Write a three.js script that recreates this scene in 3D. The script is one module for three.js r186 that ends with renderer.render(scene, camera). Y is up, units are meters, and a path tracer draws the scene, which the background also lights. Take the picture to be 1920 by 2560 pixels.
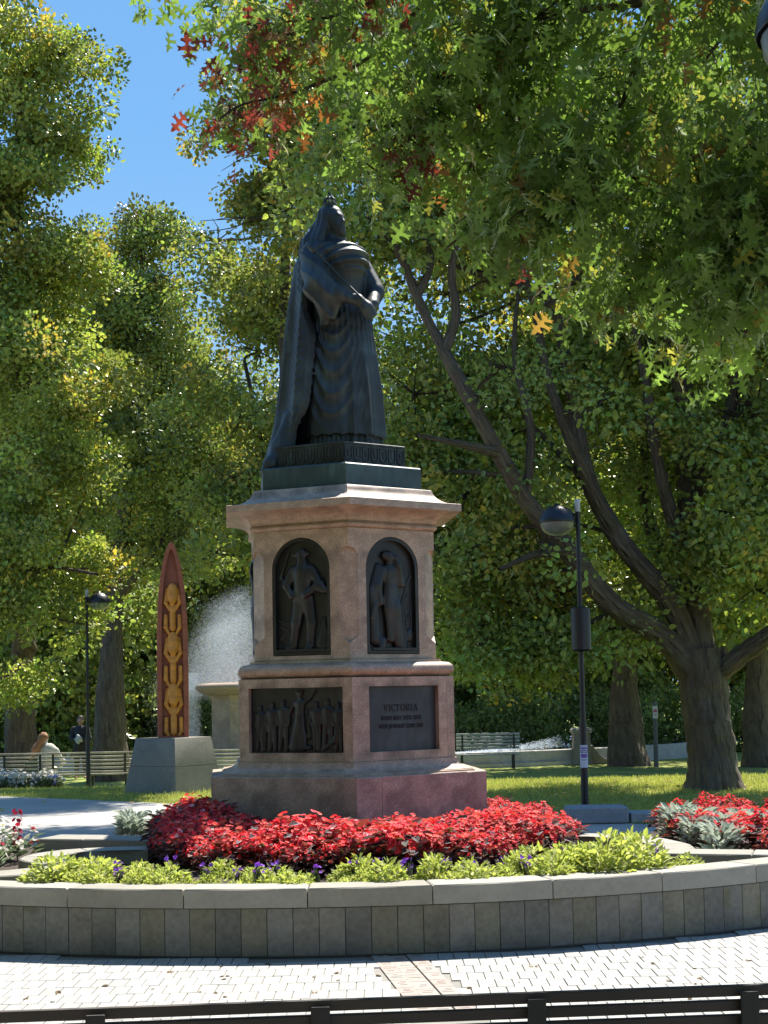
import * as THREE from 'three';
import { mergeGeometries, mergeVertices, toCreasedNormals } from 'three/addons/utils/BufferGeometryUtils.js';
import { RoundedBoxGeometry } from 'three/addons/geometries/RoundedBoxGeometry.js';
import { TextGeometry } from 'three/addons/geometries/TextGeometry.js';
import { FontLoader } from 'three/addons/loaders/FontLoader.js';

// ---------------------------------------------------------------- camera, sky, sun, exposure
const scene = new THREE.Scene();
const EYE = 1.69, F = 3850 / 2560;                       // focal length in picture heights
const FULL = 3056 / 2560;                                // the lens is shifted up: the axis meets the picture below its middle
const camera = new THREE.PerspectiveCamera(2 * Math.atan(FULL / 2 / F) * 180 / Math.PI, 1920 / 3056, 0.1, 600);
camera.setViewOffset(1920, 3056, 0, 0, 1920, 2560);
camera.position.set(0, EYE, 0);
camera.rotation.order = 'YXZ';
camera.rotation.set(3 * Math.PI / 180, 0, -0.019);
const renderer = new THREE.WebGLRenderer({ antialias: true });
renderer.toneMapping = THREE.LinearToneMapping;
renderer.toneMappingExposure = 2.6;
renderer.shadowMap.enabled = true;
const SUN = new THREE.Vector3(0.25, 0.83, -0.5).normalize();
{
  const w = 512, h = 256, d = new Float32Array(w * h * 4);
  const stops = [[0, [.22, .31, .42]], [8, [.15, .255, .40]], [20, [.088, .200, .368]], [45, [.060, .150, .33]], [90, [.042, .105, .27]]];
  for (let j = 0; j < h; j++) {
    const el = (j + .5) / h * 180 - 90;
    let c;
    if (el <= 0) c = [.105, .105, .09];
    else for (let k = 0; k < stops.length - 1; k++) if (el >= stops[k][0] && el <= stops[k + 1][0]) {
      const t = (el - stops[k][0]) / (stops[k + 1][0] - stops[k][0]);
      c = stops[k][1].map((v, i) => v + (stops[k + 1][1][i] - v) * t);
    }
    for (let i = 0; i < w; i++) d.set([...c, 1], (j * w + i) * 4);
  }
  const sky = new THREE.DataTexture(d, w, h, THREE.RGBAFormat, THREE.FloatType);
  sky.mapping = THREE.EquirectangularReflectionMapping;
  sky.magFilter = THREE.LinearFilter; sky.needsUpdate = true;
  scene.background = sky; scene.environment = sky;
}
const sun = new THREE.DirectionalLight(new THREE.Color(1, .94, .84), 4.6);
sun.position.copy(SUN).multiplyScalar(60).add(new THREE.Vector3(0, 0, -20));
sun.target.position.set(0, 0, -20); scene.add(sun, sun.target);
sun.castShadow = true; sun.shadow.radius = 1.2; sun.shadow.mapSize.set(4096, 4096);
Object.assign(sun.shadow.camera, { left: -35, right: 35, top: 35, bottom: -35, near: 1, far: 140 });

// ---------------------------------------------------------------- helpers
const V3 = THREE.Vector3, PI = Math.PI;
function rng(seed) { let a = seed >>> 0; return () => { a = (a + 0x6D2B79F5) | 0; let t = Math.imul(a ^ (a >>> 15), 1 | a); t = (t + Math.imul(t ^ (t >>> 7), 61 | t)) ^ t; return ((t ^ (t >>> 14)) >>> 0) / 4294967296; }; }
const R0 = rng(7);
const lerp = (a, b, t) => a + (b - a) * t, clamp = (x, a, b) => Math.min(b, Math.max(a, x));
const sstep = (a, b, x) => { const t = clamp((x - a) / (b - a), 0, 1); return t * t * (3 - 2 * t); };
const table = (rows, x) => { for (let k = 0; k < rows.length - 1; k++) if (x <= rows[k + 1][0]) { const t = clamp((x - rows[k][0]) / (rows[k + 1][0] - rows[k][0]), 0, 1); return lerp(rows[k][1], rows[k + 1][1], t); } return rows[rows.length - 1][1]; };
function hash2(x, y, s) { let h = Math.imul(x, 374761393) + Math.imul(y, 668265263) + Math.imul(s, 2147483647 ^ 0x5bd1e995); h = Math.imul(h ^ (h >>> 13), 1274126177); return ((h ^ (h >>> 16)) >>> 0) / 4294967296; }
function vnoise(x, y, per, s) {
  const xi = Math.floor(x), yi = Math.floor(y), fx = x - xi, fy = y - yi, u = fx * fx * (3 - 2 * fx), v = fy * fy * (3 - 2 * fy), m = (a) => ((a % per) + per) % per;
  return lerp(lerp(hash2(m(xi), m(yi), s), hash2(m(xi + 1), m(yi), s), u), lerp(hash2(m(xi), m(yi + 1), s), hash2(m(xi + 1), m(yi + 1), s), u), v);
}
function fbm(u, v, base, oct, s) { let a = 0, w = .5, n = 0; for (let o = 0; o < oct; o++) { a += w * vnoise(u * base, v * base, base, s + o); n += w; w *= .5; base *= 2; } return a / n; }
const srgb = (x) => x <= .0031308 ? x * 12.92 : 1.055 * Math.pow(x, 1 / 2.4) - .055;
function tex(n, fn, color = true, wrap = true) {
  const d = new Uint8Array(n * n * 4);
  for (let j = 0; j < n; j++) for (let i = 0; i < n; i++) {
    const c = fn((i + .5) / n, (j + .5) / n, i, j), k = (j * n + i) * 4;
    for (let q = 0; q < 3; q++) d[k + q] = clamp(Math.round(255 * (color ? srgb(clamp(c[q], 0, 1)) : c[q])), 0, 255);
    d[k + 3] = 255;
  }
  const t = new THREE.DataTexture(d, n, n, THREE.RGBAFormat);
  if (color) t.colorSpace = THREE.SRGBColorSpace;
  if (wrap) t.wrapS = t.wrapT = THREE.RepeatWrapping;
  t.magFilter = THREE.LinearFilter; t.minFilter = THREE.LinearFilter; t.needsUpdate = true;
  return t;
}
const gray = (g) => [g, g, g];
const taken = {};
function numbered(n) { taken[n] = (taken[n] ?? -1) + 1; return taken[n] ? `${n}_${String(taken[n]).padStart(3, '0')}` : n; }
function tag(o, label, category, group, kind) { o.userData.label = label; if (category) o.userData.category = category; if (group) o.userData.group = group; if (kind) o.userData.kind = kind; return o; }
function thing(name, label, category, pos = [0, 0, 0], group, kind) { const g = new THREE.Group(); g.name = numbered(name); g.position.set(...pos); scene.add(g); return tag(g, label, category, group, kind); }
function part(parent, name, geo, mat, label) { const m = new THREE.Mesh(geo, mat); m.name = parent === scene ? numbered(name) : name; m.castShadow = m.receiveShadow = true; if (label) m.userData.label = label; parent.add(m); return m; }
function structure(name, geo, mat, label) { const m = part(scene, name, geo, mat); m.userData.kind = 'structure'; if (label) m.userData.label = label; return m; }
// texture coordinates in metres, from the plane each face looks along most
function boxUV(geo, s = 1, ox = 0, oy = 0) {
  const g = geo.index ? geo.toNonIndexed() : geo, p = g.attributes.position, n = g.attributes.normal, uv = new Float32Array(p.count * 2);
  for (let i = 0; i < p.count; i += 3) {
    let nx = 0, ny = 0, nz = 0; for (let k = 0; k < 3; k++) { nx += n.getX(i + k); ny += n.getY(i + k); nz += n.getZ(i + k); }
    nx = Math.abs(nx); ny = Math.abs(ny); nz = Math.abs(nz);
    for (let k = i; k < i + 3; k++) { const x = p.getX(k), y = p.getY(k), z = p.getZ(k); const [a, b] = ny > nx && ny > nz ? [x, z] : nx > nz ? [z, y] : [x, y]; uv[2 * k] = a * s + ox; uv[2 * k + 1] = b * s + oy; }
  }
  g.setAttribute('uv', new THREE.BufferAttribute(uv, 2));
  return g;
}
const moved = (g, x, y, z, ry = 0) => { if (ry) g.rotateY(ry); g.translate(x, y, z); return g; };
const rbox = (w, h, d, r = .006) => boxUV(new RoundedBoxGeometry(w, h, d, 1, Math.min(r, w / 2.1, h / 2.1, d / 2.1)));
const merge = (list) => mergeGeometries(list.map((g) => { const q = g.index ? g.toNonIndexed() : g; for (const k of Object.keys(q.attributes)) if (!['position', 'normal', 'uv'].includes(k)) q.deleteAttribute(k); return q; }));
// a block whose top edges are chamfered, y from 0 to h
function block(pts, h, c) {                                // pts: counter-clockwise outline in x,z seen from above
  const n = pts.length, cx = pts.reduce((a, p) => a + p[0], 0) / n, cz = pts.reduce((a, p) => a + p[1], 0) / n;
  const ins = pts.map(([x, z]) => { const d = Math.hypot(x - cx, z - cz); const k = 1 - c * 1.3 / d; return [cx + (x - cx) * k, cz + (z - cz) * k]; });
  const pos = [], tri = (...v) => { for (const q of v) pos.push(...q); };
  for (let i = 0; i < n; i++) {
    const a = pts[i], b = pts[(i + 1) % n], A = ins[i], B = ins[(i + 1) % n];
    tri([a[0], 0, a[1]], [b[0], 0, b[1]], [b[0], h - c, b[1]]); tri([a[0], 0, a[1]], [b[0], h - c, b[1]], [a[0], h - c, a[1]]);
    tri([a[0], h - c, a[1]], [b[0], h - c, b[1]], [B[0], h, B[1]]); tri([a[0], h - c, a[1]], [B[0], h, B[1]], [A[0], h, A[1]]);
    if (i > 0 && i < n - 1) tri([ins[0][0], h, ins[0][1]], [A[0], h, A[1]], [B[0], h, B[1]]);
  }
  const g = new THREE.BufferGeometry(); g.setAttribute('position', new THREE.Float32BufferAttribute(pos, 3)); g.computeVertexNormals();
  return boxUV(g);
}
// ring of polygon sections: profile rows [radius, y]
function polyLoft(profile, n, phi, cap = true) {
  const pos = [], v = (r, y, k) => { const a = phi + k * 2 * PI / n; return [r * Math.sin(a), y, r * Math.cos(a)]; };
  for (let k = 0; k < n; k++) for (let i = 0; i < profile.length - 1; i++) {
    const [r0, y0] = profile[i], [r1, y1] = profile[i + 1], a = v(r0, y0, k), b = v(r0, y0, k + 1), c = v(r1, y1, k + 1), d = v(r1, y1, k);
    if (r0 > 1e-6) pos.push(...a, ...b, ...c); if (r1 > 1e-6) pos.push(...a, ...c, ...d);
  }
  if (cap) { const [r, y] = profile[profile.length - 1]; for (let k = 0; k < n; k++) pos.push(...v(r, y, k), ...v(r, y, k + 1), 0, y, 0); }
  let g = new THREE.BufferGeometry(); g.setAttribute('position', new THREE.Float32BufferAttribute(pos, 3)); g.computeVertexNormals();
  return boxUV(toCreasedNormals(g, .6));
}
// tapering bent tube
function limb(points, r0, r1, seg = 24, rad = 10, wob = 0, seed = 1, flare = 0) {
  const curve = new THREE.CatmullRomCurve3(points.map((p) => new V3(...p))), fr = curve.computeFrenetFrames(seg, false), pos = [], uv = [], idx = [], L = curve.getLength();
  for (let i = 0; i <= seg; i++) {
    const t = i / seg, p = curve.getPointAt(t), r = lerp(r0, r1, Math.pow(t, .85)) + flare * Math.exp(-t * 9);
    for (let j = 0; j <= rad; j++) {
      const a = j / rad * 2 * PI, n1 = fbm(((j % rad) / rad), (t * 3) % 1, 6, 3, seed) - .5, n2 = flare ? Math.sin(5 * a + seed) * flare * .28 * Math.exp(-t * 7) : 0, q = r * (1 + wob * n1) + n2;
      pos.push(p.x + q * (Math.cos(a) * fr.normals[i].x + Math.sin(a) * fr.binormals[i].x), p.y + q * (Math.cos(a) * fr.normals[i].y + Math.sin(a) * fr.binormals[i].y), p.z + q * (Math.cos(a) * fr.normals[i].z + Math.sin(a) * fr.binormals[i].z));
      uv.push(j / rad * Math.max(1, Math.round(r0 * 5)), t * L * .8);
      if (i < seg && j < rad) { const k = i * (rad + 1) + j; idx.push(k, k + rad + 1, k + 1, k + 1, k + rad + 1, k + rad + 2); }
    }
  }
  const g = new THREE.BufferGeometry(); g.setAttribute('position', new THREE.Float32BufferAttribute(pos, 3)); g.setAttribute('uv', new THREE.Float32BufferAttribute(uv, 2)); g.setIndex(idx); g.computeVertexNormals();
  return g;
}
// signed-distance modelling: tapered capsules joined with a smooth minimum, meshed by surface nets
const smin = (a, b, k) => { const h = Math.max(k - Math.abs(a - b), 0) / k; return Math.min(a, b) - h * h * k * .25; };
const cap = (x, y, z, ax, ay, az, bx, by, bz, ra, rb) => { const dx = bx - ax, dy = by - ay, dz = bz - az, px = x - ax, py = y - ay, pz = z - az, t = clamp((px * dx + py * dy + pz * dz) / (dx * dx + dy * dy + dz * dz + 1e-9), 0, 1); const qx = px - dx * t, qy = py - dy * t, qz = pz - dz * t; return Math.sqrt(qx * qx + qy * qy + qz * qz) - (ra + (rb - ra) * t); };
const ell = (x, y, z, cx, cy, cz, rx, ry, rz) => { const a = (x - cx) / rx, b = (y - cy) / ry, c = (z - cz) / rz; return (Math.sqrt(a * a + b * b + c * c) - 1) * Math.min(rx, ry, rz); };
function nets(f, lo, hi, cell) {
  const nx = Math.ceil((hi[0] - lo[0]) / cell) + 1, ny = Math.ceil((hi[1] - lo[1]) / cell) + 1, nz = Math.ceil((hi[2] - lo[2]) / cell) + 1;
  const F0 = new Float32Array(nx * ny * nz), at = (i, j, k) => i + nx * (j + ny * k);
  const B = 5, lim = B * cell * 1.25;                       // whole blocks far from the surface are filled with one value
  for (let k = 0; k < nz; k += B) for (let j = 0; j < ny; j += B) for (let i = 0; i < nx; i += B) {
    const h = (B - 1) / 2, d = f(lo[0] + (i + h) * cell, lo[1] + (j + h) * cell, lo[2] + (k + h) * cell), far = Math.abs(d) > lim;
    for (let c = k; c < Math.min(k + B, nz); c++) for (let b = j; b < Math.min(j + B, ny); b++) for (let a = i; a < Math.min(i + B, nx); a++) F0[at(a, b, c)] = far ? d : f(lo[0] + a * cell, lo[1] + b * cell, lo[2] + c * cell);
  }
  const id = new Int32Array(nx * ny * nz).fill(-1), pos = [], idx = [];
  for (let k = 0; k < nz - 1; k++) for (let j = 0; j < ny - 1; j++) for (let i = 0; i < nx - 1; i++) {
    let m = 0; const v = [];
    for (let c = 0; c < 8; c++) { const q = F0[at(i + (c & 1), j + ((c >> 1) & 1), k + (c >> 2))]; v.push(q); if (q < 0) m |= 1 << c; }
    if (m === 0 || m === 255) continue;
    let sx = 0, sy = 0, sz = 0, n = 0;
    for (let a = 0; a < 8; a++) for (const b of [1, 2, 4]) if (!(a & b)) { const e = a | b; if ((v[a] < 0) !== (v[e] < 0)) { const t = v[a] / (v[a] - v[e]); sx += (a & 1) + (b === 1 ? t : 0); sy += ((a >> 1) & 1) + (b === 2 ? t : 0); sz += (a >> 2) + (b === 4 ? t : 0); n++; } }
    id[at(i, j, k)] = pos.length / 3; pos.push(lo[0] + (i + sx / n) * cell, lo[1] + (j + sy / n) * cell, lo[2] + (k + sz / n) * cell);
  }
  const quad = (a, b, c, d, flip) => { if (a < 0 || b < 0 || c < 0 || d < 0) return; flip ? idx.push(a, c, b, a, d, c) : idx.push(a, b, c, a, c, d); };
  for (let k = 1; k < nz - 1; k++) for (let j = 1; j < ny - 1; j++) for (let i = 1; i < nx - 1; i++) {
    const s = F0[at(i, j, k)] < 0;
    if (s !== F0[at(i + 1, j, k)] < 0) quad(id[at(i, j - 1, k - 1)], id[at(i, j, k - 1)], id[at(i, j, k)], id[at(i, j - 1, k)], !s);
    if (s !== F0[at(i, j + 1, k)] < 0) quad(id[at(i - 1, j, k - 1)], id[at(i - 1, j, k)], id[at(i, j, k)], id[at(i, j, k - 1)], !s);
    if (s !== F0[at(i, j, k + 1)] < 0) quad(id[at(i - 1, j - 1, k)], id[at(i, j - 1, k)], id[at(i, j, k)], id[at(i - 1, j, k)], !s);
  }
  const g = new THREE.BufferGeometry(); g.setAttribute('position', new THREE.Float32BufferAttribute(pos, 3)); g.setIndex(idx); g.computeVertexNormals();
  const uv = new Float32Array(pos.length / 3 * 2); for (let i = 0; i < pos.length / 3; i++) { uv[2 * i] = pos[3 * i] + .5 * pos[3 * i + 2]; uv[2 * i + 1] = pos[3 * i + 1]; }
  g.setAttribute('uv', new THREE.BufferAttribute(uv, 2));
  return g;
}
const capsules = (list, k) => (x, y, z) => { let d = 1e3; for (const c of list) d = smin(d, c.length === 8 ? cap(x, y, z, ...c) : ell(x, y, z, ...c), k); return d; };

// ---------------------------------------------------------------- materials
const std = (o) => new THREE.MeshStandardMaterial(o), lin = (r, g, b) => new THREE.Color().setRGB(r, g, b);
function graniteTex(base, seed) {
  return tex(512, (u, v, i, j) => {
    const a = hash2(i >> 1, j >> 1, seed), b = vnoise(u * 170, v * 170, 170, seed + 3), c = fbm(u, v, 5, 4, seed + 9), e = vnoise(u * 90, v * 90, 90, seed + 5);
    const k = .72 + .8 * (c - .5) + .55 * (b - .5) + .25 * (a - .5); const dark = b > .78 ? .45 : 1, pale = e > .74 ? 1.35 : 1;
    return [base[0] * k * dark * pale, base[1] * k * dark * pale * (.97 + .06 * a), base[2] * k * dark * pale];
  });
}
const granT = graniteTex([.53, .38, .275], 11); granT.repeat.set(1.6, 1.6);
const granB = tex(256, (u, v) => gray(.5 + .5 * (vnoise(u * 128, v * 128, 128, 4) - .5)), false); granB.repeat.set(3, 3);
const M = {};
M.granite = std({ map: granT, roughness: .52, bumpMap: granB, bumpScale: .0015 });
const granT2 = graniteTex([.45, .34, .265], 23); granT2.repeat.set(1.6, 1.6);
M.graniteRough = std({ map: granT2, roughness: .72, bumpMap: granB, bumpScale: .003 });
const patina = (base, green, s) => tex(256, (u, v) => { const a = fbm(u, v, 4, 5, s), b = fbm(u, (v * .25) % 1, 24, 3, s + 7); const k = .75 + .7 * (a - .5) + .35 * (b - .5), g = sstep(.52, .72, a * .6 + b * .4); return base.map((c, i) => lerp(c, green[i], g * .7) * k); });
M.bronze = std({ map: patina([.038, .042, .042], [.058, .082, .076], 31), roughness: .5, metalness: .25 });
M.bronzePlinth = std({ map: patina([.060, .095, .098], [.085, .14, .13], 37), roughness: .5, metalness: .25 });
M.bronzeRelief = std({ map: patina([.040, .038, .036], [.052, .055, .052], 41), roughness: .42, metalness: .4 });
M.plaque = std({ map: patina([.055, .062, .068], [.065, .078, .082], 43), roughness: .45, metalness: .3 });
M.letter = std({ color: lin(.012, .013, .015), roughness: .6 });
const NF = 256, fieldA = new Float32Array(NF * NF), fieldB = new Float32Array(NF * NF), fieldC = new Float32Array(NF * NF);
for (let j = 0; j < NF; j++) for (let i = 0; i < NF; i++) { const u = i / NF, v = j / NF; fieldA[j * NF + i] = fbm(u, v, 3, 5, 91); fieldB[j * NF + i] = fbm(u, v, 40, 2, 92); fieldC[j * NF + i] = sstep(.6, .78, fbm(u, v, 6, 4, 93)); }
const concreteTex = (base, amp, s) => tex(NF, (u, v, i, j) => { const q = (((j + s * 37) % NF) * NF + (i + s * 91) % NF), q2 = (((j + s * 53) % NF) * NF + (i + s * 19) % NF), k = 1 + amp * (1.3 * (fieldA[q] - .5) + .6 * (fieldB[q2] - .5) + .3 * (hash2(i, j, s) - .5)) - .22 * amp * fieldC[q2]; return base.map((c) => c * k); });
const bumpT = tex(NF, (u, v, i, j) => gray(.6 * fieldB[j * NF + i] + .4 * fieldA[j * NF + i]), false);
const mossTex = (base, amp, s) => tex(NF, (u, v, i, j) => { const q = (((j + s * 37) % NF) * NF + (i + s * 91) % NF), q2 = (((j + s * 53) % NF) * NF + (i + s * 19) % NF), k = 1 + amp * (1.3 * (fieldA[q] - .5) + .7 * (fieldB[q2] - .5) + .3 * (hash2(i, j, s) - .5)), m = .6 * fieldC[q2]; return [lerp(base[0] * k, .115, m), lerp(base[1] * k, .11, m), lerp(base[2] * k, .05, m)]; });
const stone = (base, amp, s, rough = .85) => std({ map: concreteTex(base, amp, s), roughness: rough, bumpMap: bumpT, bumpScale: .002 });
M.paver = [0, 1, 2, 3].map((k) => stone([.325 + .02 * (k - 1.5), .32 + .018 * (k - 1.5), .30 + .015 * (k - 1.5)], .28, 101 + k));
M.brick = [0, 1, 2].map((k) => stone([.31, .25 + .015 * k, .22 + .015 * k], .35, 121 + k));
M.joint = stone([.20, .19, .17], .4, 131);
M.capStone = [0, 1, 2].map((k) => stone([.27 + .02 * (k - 1), .255 + .02 * (k - 1), .215 + .02 * (k - 1)], .3, 141 + k));
M.panel = [[.185, .172, .145], [.175, .162, .12], [.148, .142, .122], [.19, .183, .16], [.165, .156, .118]].map((c, k) => std({ map: mossTex(c, .6, 151 + k), roughness: .85, bumpMap: bumpT, bumpScale: .002 }));
M.pathStone = stone([.33, .32, .295], .3, 171);
M.slabDark = stone([.16, .15, .12], .5, 181, .7);
M.wallStone = stone([.37, .29, .22], .6, 191);
M.rimStone = stone([.42, .40, .36], .5, 195);
M.soil = stone([.045, .032, .022], .8, 197, 1);
const lawnTex = tex(512, (u, v, i, j) => { const a = fbm(u, v, 6, 5, 201), b = fbm(u, v, 90, 3, 207), c = hash2(i, j, 3); const k = .6 + .8 * a + .7 * (b - .5) + .3 * (c - .5); return [.20 * k * (1 + .5 * (a - .5)), .235 * k, .045 * k]; });
M.lawn = std({ map: lawnTex, roughness: 1, bumpMap: bumpT, bumpScale: .01 });
const barkTex = tex(512, (u, v) => { const a = fbm(u, (v * .3) % 1, 22, 4, 211), b = fbm(u, v, 5, 4, 215); const k = .45 + 1.1 * a * (.6 + .8 * b); const m = sstep(.6, .75, b); return [.105 * k, .076 * k * (1 + .12 * m), .052 * k]; });
const barkB = tex(512, (u, v) => gray(fbm(u, (v * .28) % 1, 20, 4, 211)), false);
M.bark = std({ map: barkTex, roughness: .95, bumpMap: barkB, bumpScale: .1 });
M.twig = std({ color: lin(.05, .04, .03), roughness: .9 });
M.black = std({ color: lin(.012, .013, .016), roughness: .38, metalness: .2 });
M.steel = std({ color: lin(.05, .048, .046), roughness: .5, metalness: .5 });
const woodTex = (base, s) => tex(256, (u, v) => { const a = fbm((u * .2) % 1, v, 30, 4, s), b = fbm(u, v, 3, 3, s + 5); const k = .7 + .6 * (a - .5) + .5 * (b - .5) + .3; return base.map((q) => q * k); });
M.benchWood = std({ map: woodTex([.060, .046, .038], 221), roughness: .55 });
M.benchPale = std({ map: woodTex([.38, .345, .285], 225), roughness: .7 });
M.benchGrey = std({ map: woodTex([.34, .345, .35], 229), roughness: .7 });
M.redWood = std({ map: woodTex([.31, .085, .040], 231), roughness: .55 });
M.ochre = std({ map: woodTex([.62, .245, .035], 235), roughness: .5 });
M.frost = new THREE.MeshPhysicalMaterial({ color: lin(.45, .5, .46), roughness: .3, transmission: .8, thickness: 0 });
const leafMat = (rough = .8, tr = .45) => new THREE.MeshPhysicalMaterial({ color: 0xffffff, vertexColors: true, roughness: rough, transmission: tr, thickness: 0, side: THREE.DoubleSide });
M.leaf = leafMat(1, .5);
M.glossLeaf = new THREE.MeshPhysicalMaterial({ color: 0xffffff, vertexColors: true, roughness: .36, side: THREE.DoubleSide });
M.petal = leafMat(1, .35);
console.log('materials');

// ---------------------------------------------------------------- ground
const fall = (z) => -.62 * sstep(27, 39, -z);             // the park drops gently behind the lawn
{
  const g = new THREE.PlaneGeometry(400, 400, 200, 200); g.rotateX(-PI / 2); g.translate(0, 0, -120);
  const p = g.attributes.position, uv = g.attributes.uv;
  for (let i = 0; i < p.count; i++) { p.setY(i, fall(p.getZ(i)) - .012); uv.setXY(i, p.getX(i) / 4, p.getZ(i) / 4); }
  g.computeVertexNormals();
  structure('lawn', g, M.lawn, 'mown green lawn running back under the trees');
}
const flat = (pts, y, s = .5) => { const sh = new THREE.Shape(pts.map(([x, z]) => new THREE.Vector2(x, -z))); const g = new THREE.ShapeGeometry(sh); g.rotateX(-PI / 2); g.translate(0, y, 0); return boxUV(g, s); };
// paved ground on this side of a straight lawn edge
const edgeZ = (x) => -21.65 + .79 * x;
structure('path', flat([[-40, edgeZ(-40)], [-40, 12], [30, 12], [30, edgeZ(30) > 12 ? 12 : edgeZ(30)]], .001, .35), M.pathStone, 'pale paved path between lawn and flower beds');
const plaza = structure('plaza', flat([[-9, 6], [12, 6], [12, -10.4], [-9, -10.4]], .004, .6), M.joint, 'pale paved plaza with narrow staggered stone pavers');
{
  // stone pavers: those the picture shows are pieces of their own, the rest one mass
  const W = .1, L = .232, gap = .003, variants = [];
  for (let k = 0; k < 4; k++) variants.push(block([[-W / 2 + gap, L / 2 - gap], [W / 2 - gap, L / 2 - gap], [W / 2 - gap, -L / 2 + gap], [-W / 2 + gap, -L / 2 + gap]], .009, .002).translate(0, .003, 0));
  variants.forEach((g, k) => { const uv = g.attributes.uv; for (let i = 0; i < uv.count; i++) uv.setXY(i, uv.getX(i) * .8 + .23 * k, uv.getY(i) * .8 + .31 * k); });
  const r = rng(5), rest = [], seen = [];
  const inStrip = (x, z) => Math.abs(x - (.17 - .11 * (-9.0 - z) * -1 * 0 + (z + 9) * .14)) < .175;
  for (let row = 0; row < 26; row++) for (let col = -46; col < 52; col++) {
    const z = -10.55 + row * L, x = col * W + (row % 2 ? W / 2 : 0);
    if (Math.hypot(x + .45, z + 15.7) < 5.86 || z < -10.6) continue;
    const d = -z, px = x / d * 3850 + 960, py = 1729 + 1.69 / d * 3850;
    const o = { x, z, k: Math.floor(r() * 4), m: Math.floor(r() * 4), y: (r() - .5) * .003 };
    if (inStrip(x, z)) continue;
    if (px > -30 && px < 1950 && py > 2330 && py < 2545) seen.push(o); else rest.push(o);
  }
  seen.sort((a, b) => b.z - a.z);
  seen.forEach((o, n) => { if (n < 290) { const m = part(plaza, 'paver', variants[o.k], M.paver[o.m]); m.position.set(o.x, o.y, o.z); } else rest.push(o); });
  const inst = new THREE.InstancedMesh(variants[0], M.paver[1], rest.length); inst.name = 'paver_field'; inst.userData.kind = 'stuff';
  rest.forEach((o, n) => inst.setMatrixAt(n, new THREE.Matrix4().makeTranslation(o.x, o.y, o.z))); inst.receiveShadow = true; plaza.add(inst);
  // inscribed brick strip leading to the bed
  const bw = .112, bl = .225, bg = block([[-bw / 2 + gap, bl / 2 - gap], [bw / 2 - gap, bl / 2 - gap], [bw / 2 - gap, -bl / 2 + gap], [-bw / 2 + gap, -bl / 2 + gap]], .011, .002).translate(0, .003, 0);
  const strip = thing('brick_strip', 'strip of reddish inscribed bricks set into the pale paving', 'brick strip', [0, 0, 0]);
  const marks = [];
  for (let row = 0; row < 8; row++) for (let col = -1; col <= 1; col++) {
    const z = -9.85 + row * bl, x = .17 + (z + 9) * .14 + col * bw, m = part(strip, 'brick', bg, M.brick[(row * 2 + col + 3) % 3]); m.position.set(x, 0, z + (col === 0 ? .06 : 0)); m.rotation.y = .14;
    for (let q = 0; q < 3; q++) if (r() < .8) { const wid = .03 + .05 * r(); marks.push(moved(new THREE.BoxGeometry(wid, .0012, .006), x + (r() - .5) * .02, .0143, z + (col === 0 ? .06 : 0) - .06 + q * .045, .14)); }
  }
  part(strip, 'inscription', merge(marks), M.letter).userData.kind = 'stuff';
}

// ---------------------------------------------------------------- stone beds
const BED = [-.45, -15.7], BR = 5.8;
const polar = (r, a) => [BED[0] + r * Math.sin(a), BED[1] + r * Math.cos(a)];
{
  const front = []; for (let a = -.80; a <= .84; a += .04) front.push(polar(BR - .05, a));
  const out = [...front, [5.2, -12.6], [5.4, -16.4], [3.0, -16.5], [2.45, -14.4], [2.1, -13.5], [1.8, -14.4], [1.85, -16.8], [.9, -17.7], [-.4, -17.9], [-1.7, -17.6], [-2.5, -16.4], [-2.75, -14.3], [-4.9, -14.1]];
  const g = new THREE.ExtrudeGeometry(new THREE.Shape(out.map(([x, z]) => new THREE.Vector2(x, -z))), { depth: .33, bevelEnabled: false }); g.rotateX(-PI / 2); g.translate(0, .008, 0);
  structure('soil', boxUV(g, .8), M.soil, 'dark soil inside the stone-edged flower bed');
}
const bedWall = thing('bed_wall', 'curved low stone wall of upright slabs with pale capping, around the monument bed', 'wall');
{
  const r = rng(17);
  part(bedWall, 'core', (() => { const sh = new THREE.Shape(); sh.absarc(0, 0, BR - .03, -PI / 2 - .86, -PI / 2 + .92); sh.absarc(0, 0, BR - .36, -PI / 2 + .92, -PI / 2 - .86, true); const g = new THREE.ExtrudeGeometry(sh, { depth: .31, bevelEnabled: false, curveSegments: 72 }); g.rotateX(-PI / 2); g.translate(BED[0], .004, BED[1]); return boxUV(g); })(), M.joint);
  const arcBlock = (r0, r1, a0, a1, n, h, c) => { const pts = []; for (let i = 0; i <= n; i++) pts.push(polar(r1, lerp(a0, a1, i / n))); for (let i = n; i >= 0; i--) pts.push(polar(r0, lerp(a0, a1, i / n))); return pts; };
  const pa = .167 / BR;
  for (let a = -.72; a < .82; a += pa * 1) {
    const wdt = pa * (.92 + .16 * hash2(Math.round(a * 1000), 1, 3));
    const mid = a + pa / 2, dz = .018 + .004 * r();
    const g = boxUV(new RoundedBoxGeometry(pa * BR - .0035, .302, .03, 1, .003), 1, r() * 3, r() * 3); const [x, z] = polar(BR - .015 - .003 * r(), mid);
    const m = part(bedWall, 'slab', g, M.panel[Math.floor(r() * 5)]); m.position.set(x, .172, z); m.rotation.y = mid;
  }
  const ca = .80 / BR;
  for (let a = -.86 + .02; a < .9; a += ca) {
    const g0 = arcBlock(BR - .28, BR + .012, a + .0006, a + ca - .0006, 6);
    const g = block(g0, .122, .008); g.translate(0, .328, 0);
    part(bedWall, 'capping_stone', g, M.capStone[Math.floor(r() * 3)]);
  }
}
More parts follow.
